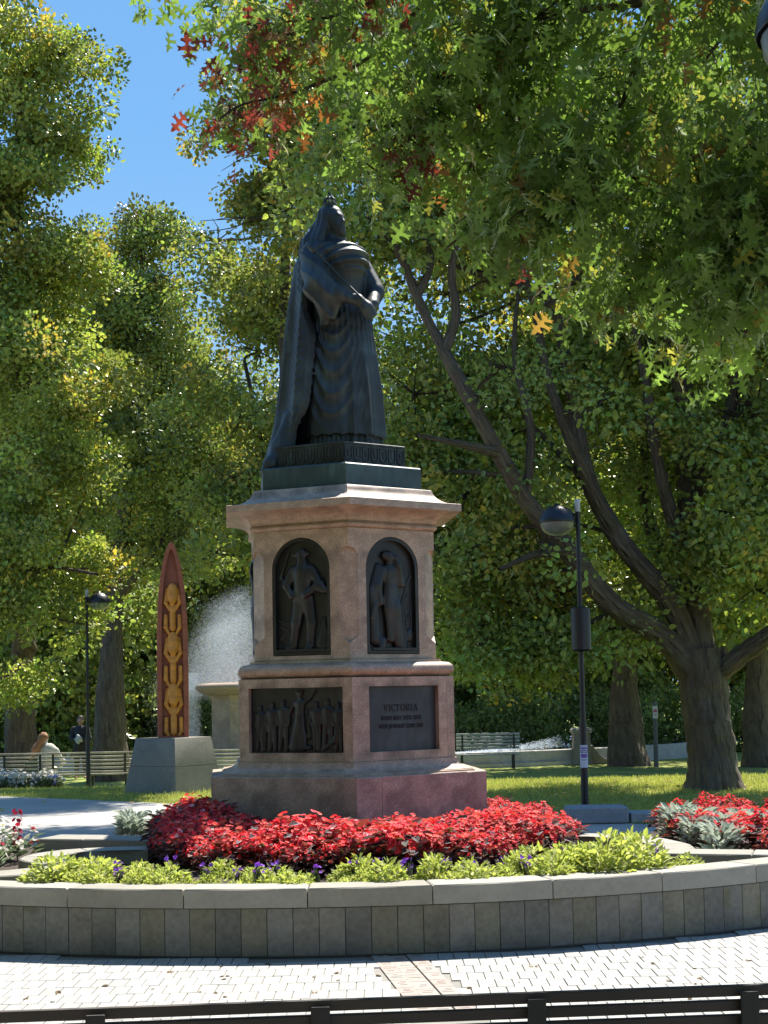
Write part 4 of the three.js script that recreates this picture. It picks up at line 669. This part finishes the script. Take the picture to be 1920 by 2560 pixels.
// silvery plants and pale flowers of the side beds
{
  const silver = (seed, n = 120, len = .08, wid = .04) => { const r = rng(seed), L = new Leaves(); for (let i = 0; i < n; i++) { const a = r() * 6.28, q = Math.sqrt(r()), o = new V3(.11 * q * Math.cos(a), .02 + .2 * r(), .11 * q * Math.sin(a)), dir = new V3(Math.cos(a) * (.4 + q), .7 + .6 * r(), Math.sin(a) * (.4 + q)).addScaledVector(rdir(r), .4).normalize(), k = .75 + .4 * r(); L.leaf(o, dir, new V3(0, 1, 0).addScaledVector(rdir(r), .6).normalize(), len * (.7 + .6 * r()), wid, [.40 * k, .46 * k, .37 * k]); } return L.build(); };
  const sv = [silver(51), silver(52), silver(53)], r = rng(54);
  const put = (x, z, s, label, group) => { const m = part(scene, 'silver_plant', sv[Math.floor(r() * 3)], M.petal); m.position.set(x, .335, z); m.scale.setScalar(s); m.rotation.y = r() * 6.3; tag(m, label, 'plant', group); };
  for (let i = 0; i < 26; i++) put(2.55 + .62 * r(), -12.05 - 1.9 * r(), .85 + .4 * r(), 'silvery grey-green leafy plant next to the red blooms and hooked wall', 'silvery plants by the forked tree');
  for (let i = 0; i < 5; i++) put(-2.55 + .45 * r(), -14.6 - .5 * r(), .75 + .35 * r(), 'silvery plant at the foot of the red mass by the straight seat wall', 'silvery plants by the seat wall');
  const pale = (seed) => { const q = rng(seed), L = new Leaves(); for (let i = 0; i < 40; i++) { const a = q() * 6.28, k = .7 + .5 * q(); L.leaf(new V3(.05 * Math.cos(a), .03 + .16 * q(), .05 * Math.sin(a)), new V3(Math.cos(a), .6, Math.sin(a)).normalize(), new V3(0, 1, 0).addScaledVector(rdir(q), .4).normalize(), .12, .035, [.16 * k, .22 * k, .10 * k]); } for (let i = 0; i < 18; i++) { const d = rdir(q); d.y = Math.abs(d.y); const k = .8 + .3 * q(); L.disc(new V3(d.x * .11, .14 + d.y * .16, d.z * .11), d.clone().add(new V3(0, .4, .5)).normalize(), .028, q() > .8 ? [.45, .06, .10] : [.72 * k, .68 * k, .60 * k], 6); } return L.build(); };
  const pv = [pale(61), pale(62)];
  for (let i = 0; i < 26; i++) { const m = part(scene, 'pale_flower', pv[i % 2], M.petal); m.position.set(-3.05 - 1.0 * r(), .335, -11.55 - 1.9 * r()); m.scale.setScalar(.8 + .5 * r()); m.rotation.y = r() * 6.3; tag(m, 'creamy white flowering plant in the bed behind the low wall, among crimson spikes', 'flower', 'pale flowers of the side bed'); }
  const spike = (() => { const q = rng(66), L = new Leaves(); for (let i = 0; i < 30; i++) { const a = q() * 6.28; L.disc(new V3(.03 * Math.cos(a), .12 + .24 * q(), .03 * Math.sin(a)), new V3(Math.cos(a), .5, Math.sin(a)).normalize(), .022, [.30 + .2 * q(), .02, .05], 5); } L.leaf(new V3(0, 0, 0), new V3(0, 1, 0), new V3(0, 0, 1), .2, .02, [.1, .12, .05]); return L.build(); })();
  for (let i = 0; i < 7; i++) { const m = part(scene, 'crimson_flower', spike, M.petal); m.position.set(-3.0 - .7 * r(), .335, -11.6 - 1.3 * r()); m.scale.setScalar(.9 + .4 * r()); tag(m, 'crimson flower spike among the creamy white flowers', 'flower', 'crimson spikes of the side bed'); }
  // small bedding plants before the far benches
  const t = thing('bedding_flowers', 'low white and blue bedding flowers on the lawn in front of the long bench', 'flowers', [0, 0, 0], undefined, 'stuff'), its = [], bl = [];
  for (let i = 0; i < 70; i++) { const x = -9.6 + 2.5 * r(), z = -33.1 - .7 * r(); its.push([x, fall(z) - .01, z, 1.2 + .6 * r(), [1, 1, 1], true]); if (i % 3 === 0) bl.push([x, fall(z) - .02, z, 2.2, [1, 1, 1.2], true]); }
  scatter(t, 'white_blooms', pv[0], M.petal, its); scatter(t, 'blue_blooms', (() => { const L = new Leaves(), q = rng(5); for (let i = 0; i < 10; i++) L.disc(new V3((q() - .5) * .12, .1 + .08 * q(), (q() - .5) * .12), rdir(q).add(new V3(0, 1, .5)).normalize(), .02, [.10, .13, .42], 6); return L.build(); })(), M.petal, bl);
}
// grass blades and fallen leaves on the lawn
{
  const r = rng(81), tuft = (() => { const L = new Leaves(), q = rng(3); for (let i = 0; i < 26; i++) { const a = q() * 6.28, o = new V3((q() - .5) * .34, 0, (q() - .5) * .34), h = .03 + .035 * q(), s = new V3(Math.cos(a), 0, Math.sin(a)).multiplyScalar(.005), b = new V3((q() - .5) * .04, h, (q() - .5) * .04).add(o), k = .7 + .6 * q(); L.tri(o.clone().add(s), o.clone().sub(s), b, [k * 1.05, k, k]); } return L.build(); })();
  const items = [], fl = [];
  for (let i = 0; i < 18000; i++) { const z = -18.5 - 17.5 * r(), x = (r() - .5) * -z * .62; if (z > edgeZ(x) - .03) continue; const b = .8 + .4 * r(); items.push([x, fall(z) - .012, z, .8 + .5 * r(), [.36 * b, .40 * b, .075 * b], true]); }
  const gr = thing('grass', 'short mown grass blades on the lawn', 'grass', [0, 0, 0], undefined, 'stuff'); scatter(gr, 'blades', tuft, M.leaf, items);
  const lf = (() => { const L = new Leaves(); L.leaf(new V3(-.04, .006, 0), new V3(1, .02, 0).normalize(), new V3(0, 1, 0), .09, .07, [1, 1, 1], .3); return L.build(); })();
  for (let i = 0; i < 2600; i++) { const z = -19 - 16 * r(), x = (r() - .5) * -z * .6; if (z > edgeZ(x) - .1 && r() < .97) continue; const b = .7 + .5 * r(); fl.push([x, fall(z) + .02, z, .6 + .6 * r(), r() > .3 ? [.50 * b, .44 * b, .13 * b] : [.33 * b, .20 * b, .07 * b], true]); }
  for (let i = 0; i < 46; i++) { const z = -8.2 - 1.7 * r(), x = (r() - .5) * 5.4, b = .6 + .5 * r(); if (Math.hypot(x + .45, z + 15.7) > 5.9) fl.push([x, .013, z, .25 + .35 * r(), [.22 * b, .15 * b, .07 * b], true]); }
  const fa = thing('fallen_leaves', 'scattered fallen leaves lying on the grass and paving', 'leaves', [0, 0, 0], undefined, 'stuff'); scatter(fa, 'leaf_litter', lf, M.petal, fl);
}
console.log('flowers');

// ---------------------------------------------------------------- lamps
const lathe = (pts, seg = 28) => new THREE.LatheGeometry(pts.map((p) => new THREE.Vector2(...p)), seg);
function lamp(label, pos, H, side = -1, extras = false) {
  const t = thing('park_lamp', label, 'lamp post', pos, 'black park lamps');
  part(t, 'pole', lathe([[.0, 0], [.075, 0], [.075, .03], [.05, .05], [.048, 1.22], [.034, 1.3], [.03, H - .12], [.0, H - .12]], 18), M.black);
  part(t, 'finial', lathe([[0, H - .13], [.036, H - .13], [.036, H], [.026, H + .035], [0, H + .04]], 14), std({ color: lin(.38, .40, .40), roughness: .5 }));
  const cx = side * .27, cy = H - .25;
  part(t, 'arm', limb([[0, H - .2, 0], [side * .05, H - .16, 0], [cx, cy + .12, 0]], .018, .016, 10, 8), M.black);
  part(t, 'lamp_dome', lathe([[.235, 0], [.24, .012], [.232, .06], [.19, .15], [.11, .205], [.035, .225], [.03, .25], [0, .25]]).translate(cx, cy - .02, 0), M.black);
  part(t, 'glass_bowl', lathe([[.222, -.004], [.215, -.05], [.18, -.11], [.11, -.155], [0, -.168]]).translate(cx, cy - .02, 0), M.frost);
  if (extras) {
    part(t, 'speaker_box', lathe([[0, 2.16], [.12, 2.165], [.128, 2.2], [.128, 2.72], [.115, 2.74], [0, 2.74]], 14).translate(0, 0, .02), M.black);
    const st = part(t, 'sticker', (() => { const g = new THREE.CylinderGeometry(.0505, .0505, .29, 24, 1, true, PI - 1.4 - PI, 2.8); g.translate(0, .81, 0); return g; })(), (() => {
      const c = document.createElement('canvas'); c.width = 128; c.height = 256; const x = c.getContext('2d'); x.fillStyle = '#c9c4cf'; x.fillRect(0, 0, 128, 256); x.fillStyle = '#5b3a78'; x.fillRect(8, 20, 112, 26); x.fillRect(14, 58, 100, 30); x.fillStyle = '#8d6aa6'; x.fillRect(20, 100, 88, 44); x.fillStyle = '#e8e2ee'; x.fillRect(18, 28, 90, 5); x.fillRect(24, 68, 78, 5); x.fillRect(30, 78, 60, 4); x.fillStyle = '#46306a'; x.fillRect(30, 112, 66, 6); x.fillRect(36, 126, 52, 5); x.fillStyle = '#77717f'; x.fillRect(24, 160, 80, 4); x.fillRect(30, 172, 70, 4);
      const tx = new THREE.CanvasTexture(c); tx.colorSpace = THREE.SRGBColorSpace; return std({ map: tx, roughness: .6, side: THREE.DoubleSide });
    })(), 'purple and white sticker wrapped round the post');
  }
  return t;
}
lamp('black lamp post with purple sticker and speaker box, on the lawn edge by the pedestal', [2.55, 0, -20.0], 4.12, -1, true);
lamp('black lamp post between the carved post and the seated person', [-6.55, fall(-33.9), -33.9], 4.42, 1);
lamp('black lamp post whose frosted bowl shows beside the oak leaves', [1.685, 0, -4.62], 3.955, -1);

// ---------------------------------------------------------------- carved post
{
  const t = thing('carved_post', 'tall pointed red-brown carved wooden post with ochre figures on a grey stone block', 'carved post', [-3.75, 0, -27.2]);
  const base = part(t, 'stone_block', (() => { const g = polyLoft([[.87, 0], [.765, .475]], 4, .17, false); return g; })(), M.slabDark); part(base, 'upper_course', polyLoft([[.763, .48], [.66, .955], [.652, .962]], 4, .17), M.slabDark);
  const zf = .1, w = .255, tip = 4.42, out = [];
  const half = [[.262, .962], [.268, 1.6], [.266, 2.4], [.252, 3.1], [.215, 3.6], [.15, 4.02], [.075, 4.29], [0, tip]];
  const curve = new THREE.SplineCurve(half.map((p) => new THREE.Vector2(...p))).getPoints(40);
  const shape = (k) => { const c = curve.map((p) => new THREE.Vector2(p.x * k, .962 + (p.y - .962) * (k < 1 ? .985 : 1))); return [...c, ...c.slice(0, -1).reverse().map((p) => new THREE.Vector2(-p.x, p.y))]; };
  const hull = new THREE.ExtrudeGeometry(new THREE.Shape(shape(1)), { depth: .2, bevelEnabled: true, bevelThickness: .01, bevelSize: .008, bevelSegments: 1 }); hull.translate(0, 0, -.2);
  const hb = part(t, 'hull', boxUV(hull.rotateY(.12)), M.redWood);
  const rimS = new THREE.Shape(shape(1)); rimS.holes.push(new THREE.Path(shape(.72).map((p, i) => new THREE.Vector2(p.x, .99 + (p.y - .962) * .97)).reverse()));
  part(hb, 'raised_rim', boxUV(new THREE.ExtrudeGeometry(rimS, { depth: .09, bevelEnabled: true, bevelThickness: .008, bevelSize: .006, bevelSegments: 1 }).translate(0, 0, .012).rotateY(.12)), M.redWood);
  // linked figures carved in the hollow: oval heads, long bodies, folded limbs
  const fig = (y, s) => [[0, y, .05, .105 * s, .19 * s, .08], [0, y - .1 * s, .075, .075 * s, .1 * s, .07], [0, y - .2 * s, .04, 0, y - .62 * s, .05, .05 * s, .055 * s], [0, y - .42 * s, .05, .05 * s, .16 * s, .06],
    [-.105 * s, y + .08 * s, .03, -.125 * s, y - .16 * s, .05, .02 * s, .035 * s], [-.125 * s, y - .16 * s, .05, -.05 * s, y - .29 * s, .06, .035 * s, .03 * s], [.105 * s, y + .08 * s, .03, .125 * s, y - .16 * s, .05, .02 * s, .035 * s], [.125 * s, y - .16 * s, .05, .05 * s, y - .29 * s, .06, .035 * s, .03 * s],
    [-.12 * s, y - .40 * s, .05, -.125 * s, y - .6 * s, .05, .036 * s, .04 * s], [-.125 * s, y - .6 * s, .05, -.04 * s, y - .76 * s, .05, .038 * s, .02 * s], [.12 * s, y - .40 * s, .05, .125 * s, y - .6 * s, .05, .036 * s, .04 * s], [.125 * s, y - .6 * s, .05, .04 * s, y - .76 * s, .05, .038 * s, .02 * s]];
  for (const [y, s] of [[3.50, 1.0], [2.62, 1.06], [1.72, 1.08]]) part(t, 'carved_figure', nets(capsules(fig(y, s), .018), [-.22, y - 1.0, -.06], [.22, y + .3, .17], .011).rotateY(.12).translate(.012, 0, .012), M.ochre);
}
console.log('post');

// ---------------------------------------------------------------- benches
function bench(name, label, group, pos, turn, len, mat, slatH, pitch, nBack, topH, sup, tilt = .18) {
  const t = thing(name, label, 'bench', pos, group); t.rotation.y = turn;
  const slat = rbox(len, slatH, .02, .005), seat = rbox(len, .034, .075, .007);
  for (let i = 0; i < nBack; i++) { const y = topH - slatH / 2 - i * pitch, m = part(t, 'back_slat', slat, mat); m.position.set(0, y, .12 - (topH - y) * tilt * -1 * -1); m.rotation.x = tilt; }
  for (let i = 0; i < 5; i++) { const m = part(t, 'seat_slat', seat, mat); m.position.set(0, .43 - .006 * i, -.02 - i * .092); }
  for (const x of sup) {
    part(t, 'support', merge([moved(rbox(.055, .46, .012, .004), x, topH - .245, .12 + .036 - .2 * tilt).translate(0, 0, 0)]), M.steel).rotation.set(0, 0, 0);
    part(t, 'leg', rbox(.05, .44, .05, .006).translate(x, .22, .02), M.steel); part(t, 'leg', rbox(.05, .41, .05, .006).translate(x, .205, -.38), M.steel); part(t, 'bracket', rbox(.045, .03, .46, .005).translate(x, .395, -.18), M.steel);
  }
  return t;
}
bench('park_bench', 'long dark slatted park bench seen from behind at the plaza edge', undefined, [0, 0, -4.58], .085, 4.4, M.benchWood, .033, .0425, 8, .818, [-1.47, -.845, -.215, .405, 1.03, 1.65], .04);
for (const [x, lab] of [[-9.3, 'pale slatted bench with the seated person on it'], [-6.5, 'pale slatted bench behind the lamp post beside the carved post'], [-3.7, 'pale slatted bench between the carved post and the pedestal']]) bench('long_bench', lab, 'pale benches facing the fountain', [x, fall(-36), -36], 0, 2.78, M.benchPale, .045, .088, 6, .95, [-1.25, -.42, .42, 1.25], .2);
bench('grey_bench', 'grey slatted bench turned to the fountain, right behind the monument', undefined, [2.95, fall(-45), -45], .02, 1.85, M.benchGrey, .07, .1, 5, 1.06, [-.75, .75], .2);

// ---------------------------------------------------------------- fountain
const FT = [-4.15, fall(-48), -48.5];
{
  const t = thing('fountain', 'round stone fountain drum with a thick moulded rim behind the carved post', 'fountain', FT);
  part(t, 'step', polyLoft([[1.75, 0], [1.75, .5], [1.7, .55]], 8, .3), M.wallStone);
  part(t, 'drum', polyLoft([[1.42, .55], [1.42, .62], [1.34, .68], [1.34, 2.15], [1.46, 2.3]], 8, .3), M.wallStone);
  part(t, 'moulded_rim', lathe([[1.38, 2.3], [1.55, 2.32], [1.72, 2.42], [1.82, 2.52], [1.82, 2.58], [1.74, 2.66], [1.58, 2.68], [1.5, 2.62], [1.45, 2.5], [0, 2.48]], 48), M.wallStone);
  // pool rim and the water in it
  const pc = [-2, -61.2], PR = 16;
  const rim = thing('pool_rim', 'long curved low stone rim of the fountain pool', 'wall');
  for (let a = -.95; a < .95; a += .072) { const p = (r, q) => [pc[0] + r * Math.sin(q), pc[1] + r * Math.cos(q)], b = a + .0715; part(rim, 'rim_stone', block([p(PR, a), p(PR, b), p(PR - .45, b), p(PR - .45, a)], .46, .02).translate(0, fall(-46) - .01, 0), M.rimStone); const f = p(PR, a); part(rim, 'plinth_stone', block([p(PR + .12, a), p(PR + .12, b), p(PR + .003, b), p(PR + .003, a)], .12, .02).translate(0, fall(-46) - .01, 0), M.rimStone); }
  const wg = new THREE.CircleGeometry(PR - .3, 64); wg.rotateX(-PI / 2); wg.translate(pc[0], fall(-46) + .28, pc[1]); structure('water', wg, std({ color: lin(.05, .065, .06), roughness: .12 }), 'dark pool water around the fountain');
  const post = thing('stone_pillar', 'short pale stone pillar with curved foot on the pool rim', 'pillar', [5.95, fall(-46), -47.2]);
  part(post, 'shaft', polyLoft([[.44, 0], [.40, .12], [.37, .2], [.36, .92]], 4, PI / 4), M.capStone[0]); part(post, 'head', polyLoft([[.37, .922], [.43, .96], [.43, 1.04], [.36, 1.1]], 4, PI / 4), M.capStone[1]); part(post, 'scroll_foot', (() => { const s = new THREE.Shape(); s.moveTo(0, 0); s.lineTo(.85, 0); s.quadraticCurveTo(.3, .08, .05, .55); s.lineTo(0, .55); s.closePath(); const g = new THREE.ExtrudeGeometry(s, { depth: .3, bevelEnabled: true, bevelThickness: .02, bevelSize: .02, bevelSegments: 2 }); g.translate(.27, 0, -.15); return boxUV(g); })(), M.capStone[0]);
  // water: thrown drops, lit from behind
  const r = rng(91), wm = new THREE.MeshPhysicalMaterial({ color: lin(.93, .96, 1), roughness: 1, transmission: .55, thickness: 0, side: THREE.DoubleSide });
  const gauss = () => (r() + r() + r() + r() - 2) * 1.15;
  const drops = (list) => { const p = new Float32Array(list.length * 36); let n = 0; for (const [x, y, z, s] of list) { const v = [[x + s, y - s, z + s], [x - s, y - s, z + s], [x, y - s, z - s], [x, y + 1.8 * s, z]]; for (const [i, j, k] of [[0, 1, 2], [0, 3, 1], [1, 3, 2], [2, 3, 0]]) for (const q of [i, j, k]) { p[n++] = v[q][0]; p[n++] = v[q][1]; p[n++] = v[q][2]; } } const g = new THREE.BufferGeometry(); g.setAttribute('position', new THREE.BufferAttribute(p, 3)); g.computeVertexNormals(); return g; };
  const items = [];
  for (let i = 0; i < 160000; i++) {
    const j = i % 9, h = Math.pow(r(), 1.15), hj = 2.1 + 1.25 * ((j * 5) % 9) / 8, q = .36 + .95 * (1 - h), x = -4.85 + (j - 4) * .16 + gauss() * q * .85 - (1 - h) * .5, z = -49.4 + gauss() * q * .7, y = 1.75 + hj * h + gauss() * .2;
    items.push([x, y, z, .0022 + .0038 * r() * r()]);
  }
  for (let i = 0; i < 30000; i++) { const u = r(); items.push([-5.9 - .8 * Math.abs(gauss()), -.1 + 2.5 * u, -48.6 + gauss() * .7, .002 + .0032 * r()]); }
  const sp = thing('fountain_spray', 'white plume of fountain spray drifting off the stone drum', 'spray', [0, 0, 0], undefined, 'stuff'); part(sp, 'drops', drops(items), wm).userData.kind = 'stuff';
  const low = []; for (let i = 0; i < 5000; i++) { const u = r(), x0 = 5.2 - 3.6 * u, y = fall(-46) + .42 + .45 * (1 - u) * (1 - u) * (.3 + .7 * r()) + gauss() * .03; low.push([x0 + gauss() * .12, Math.max(y, fall(-46) + .35), -46.6 + gauss() * .25, .004 + .007 * r()]); }
  const ls = thing('low_spray', 'low fan of water drops along the pool rim beside the stone pillar', 'spray', [0, 0, 0], undefined, 'stuff'); part(ls, 'drops', drops(low), wm).userData.kind = 'stuff';
  const jet = thing('water_jet', 'thin arching water jet beside the seated person', 'water jet', [-9.6, fall(-45) + .05, -47]); jet.scale.set(.7, .6, .7); part(jet, 'arc', limb([[-.38, 0, 0], [-.3, .5, 0], [-.1, .9, 0], [.12, .92, 0], [.32, .5, 0], [.4, 0, 0]], .022, .03, 24, 6), new THREE.MeshPhysicalMaterial({ color: lin(.9, .95, 1), roughness: .6, transmission: .6, thickness: 0 }));
}
// small sign on a post
{
  const t = thing('sign_post', 'thin grey post with a small pink and white sign beyond the pool rim', 'sign', [8.68, fall(-44.5), -44.5]); t.position.x = 7.75;
  part(t, 'post', lathe([[0, 0], [.07, 0], [.06, 1.9], [0, 1.9]], 10), std({ color: lin(.10, .10, .10), roughness: .6 }));
  const pl = part(t, 'plate', rbox(.15, .36, .01, .003).translate(0, 1.58, .07), std({ color: lin(.55, .54, .53), roughness: .5 })); part(pl, 'print', merge([moved(new THREE.BoxGeometry(.10, .09, .003), 0, 1.62, .0775), moved(new THREE.BoxGeometry(.1, .02, .003), 0, 1.51, .0775)]), std({ color: lin(.42, .10, .16), roughness: .6 }));
}
console.log('fountain');

// ---------------------------------------------------------------- people
{
  // seated on the bench, back turned, long hair over one shoulder, leaning sideways
  const t = thing('person', 'person with long auburn hair in pale top, seated on the bench facing away', 'person', [-8.02, fall(-36), -36.3]);
  const b = [[.0, .56, -.05, .18, .12, .16], [0, .58, -.03, .10, 1.0, .0, .15, .16], [-.06, 1.02, 0, .25, .98, .02, .075, .075], [.0, 1.06, 0, -.03, 1.18, .0, .055, .05], [-.02, 1.27, -.02, .085, .115, .095], [.26, .97, .02, .42, .72, -.05, .055, .045], [.42, .72, -.05, .3, .6, -.3, .042, .035], [.3, .6, -.3, .28, .58, -.4, .035, .02], [-.08, 1.0, 0, -.16, .74, -.1, .055, .045], [-.16, .74, -.1, -.06, .6, -.34, .04, .035],
    [-.08, .54, -.05, -.1, .53, -.48, .09, .065], [.1, .54, -.05, .12, .53, -.48, .09, .065], [-.1, .53, -.48, -.1, .1, -.52, .06, .045], [.12, .53, -.48, .13, .1, -.52, .06, .045], [-.1, .06, -.5, -.1, .05, -.66, .045, .035], [.13, .06, -.5, .13, .05, -.66, .045, .035]];
  part(t, 'body', nets(capsules(b, .05), [-.4, -.02, -.8], [.6, 1.45, .3], .014), std({ color: lin(.42, .43, .38), roughness: .9 }));
  const hr = [[-.03, 1.31, .02, .105, .11, .105], [-.06, 1.26, .06, -.2, 1.02, .12, .09, .085], [-.2, 1.02, .12, -.3, .8, .12, .08, .04]];
  part(t, 'hair', nets((x, y, z) => capsules(hr, .05)(x, y, z) - .006 * Math.sin(90 * x + 30 * z), [-.45, .7, -.15], [.15, 1.48, .3], .011), std({ color: lin(.28, .13, .06), roughness: .7 }));
}
{
  const t = thing('person', 'standing person in dark clothes holding a pale bundle, under the thick-trunked tree', 'person', [-8.75, fall(-45), -44.2]);
  const legs = [[-.1, .92, 0, -.11, .5, .02, .095, .07], [-.11, .5, .02, -.12, .09, 0, .06, .042], [.1, .92, 0, .12, .5, .0, .095, .07], [.12, .5, 0, .13, .09, -.02, .06, .042], [-.12, .05, 0, -.13, .04, .14, .045, .035], [.13, .05, -.02, .14, .04, .12, .045, .035]];
  const top = [[0, .95, 0, .17, .13, .12], [0, .98, 0, 0, 1.36, 0, .15, .16], [-.17, 1.42, 0, .17, 1.42, 0, .065, .065], [0, 1.45, 0, 0, 1.55, .02, .055, .05], [-.2, 1.4, 0, -.27, 1.14, .05, .06, .05], [-.27, 1.14, .05, -.07, 1.12, .22, .045, .036], [.2, 1.4, 0, .27, 1.14, .05, .06, .05], [.27, 1.14, .05, .08, 1.14, .22, .045, .036]];
  const hd = [[0, 1.67, .02, .08, .11, .095], [0, 1.64, .1, 0, 1.62, .125, .014, .018], [0, 1.58, .07, .04, .035, .04], [-.08, 1.66, .01, -.085, 1.64, .01, .016, .014], [.08, 1.66, .01, .085, 1.64, .01, .016, .014]];
  const hands = []; for (const s of [-1, 1]) for (let i = 0; i < 4; i++) hands.push([s * .07, 1.10 + i * .022, .235, s * .02, 1.10 + i * .02, .275, .011, .009]); hands.push([-.06, 1.17, .22, -.03, 1.2, .25, .012, .009], [.06, 1.18, .22, .03, 1.21, .25, .012, .009]);
  const skin = std({ color: lin(.42, .24, .17), roughness: .7 });
  part(t, 'body', nets(capsules([...hd, ...hands, ...legs.map((q) => q), ...top.map((q) => q.map((v, i) => (q.length === 8 ? i > 5 : i > 2) ? v * .86 : v))], .04), [-.4, -.02, -.25], [.4, 1.82, .34], .013), skin);
  part(t, 'dark_jacket', nets((x, y, z) => Math.max(capsules([...top], .05)(x, y, z) - .012, y - 1.5, .82 - y, Math.hypot(x, y - 1.12, z - .24) < .09 ? .02 : -1), [-.42, .7, -.3], [.42, 1.6, .34], .014), std({ color: lin(.025, .028, .036), roughness: .9 }));
  part(t, 'dark_trousers', nets((x, y, z) => Math.max(capsules(legs.slice(0, 4), .04)(x, y, z) - .016, .1 - y), [-.3, 0, -.2], [.3, 1.1, .2], .014), std({ color: lin(.03, .03, .035), roughness: .95 }));
  part(t, 'dark_hair', nets((x, y, z) => Math.max(capsules([[0, 1.7, 0, .095, .105, .105], [0, 1.66, -.06, 0, 1.5, -.07, .07, .05]], .04)(x, y, z), (z - .05) * .9 - (y - 1.68) * .7), [-.14, 1.4, -.2], [.14, 1.85, .16], .01), std({ color: lin(.03, .02, .015), roughness: .7 }));
  const bundle = thing('pale_bundle', 'pale cloth bundle held by the standing person in dark clothes', 'bundle', [-8.75, fall(-45) + 1.14, -43.93]); part(bundle, 'cloth', nets((x, y, z) => ell(x, y, z, 0, 0, 0, .10, .13, .06) - .012 * Math.sin(40 * x + 30 * y), [-.14, -.17, -.1], [.14, .17, .1], .012), std({ color: lin(.45, .48, .46), roughness: .9 }));
}
console.log('people');
scene.traverse((o) => { if (o.isMesh) o.castShadow = o.receiveShadow = true; });
renderer.render(scene, camera);
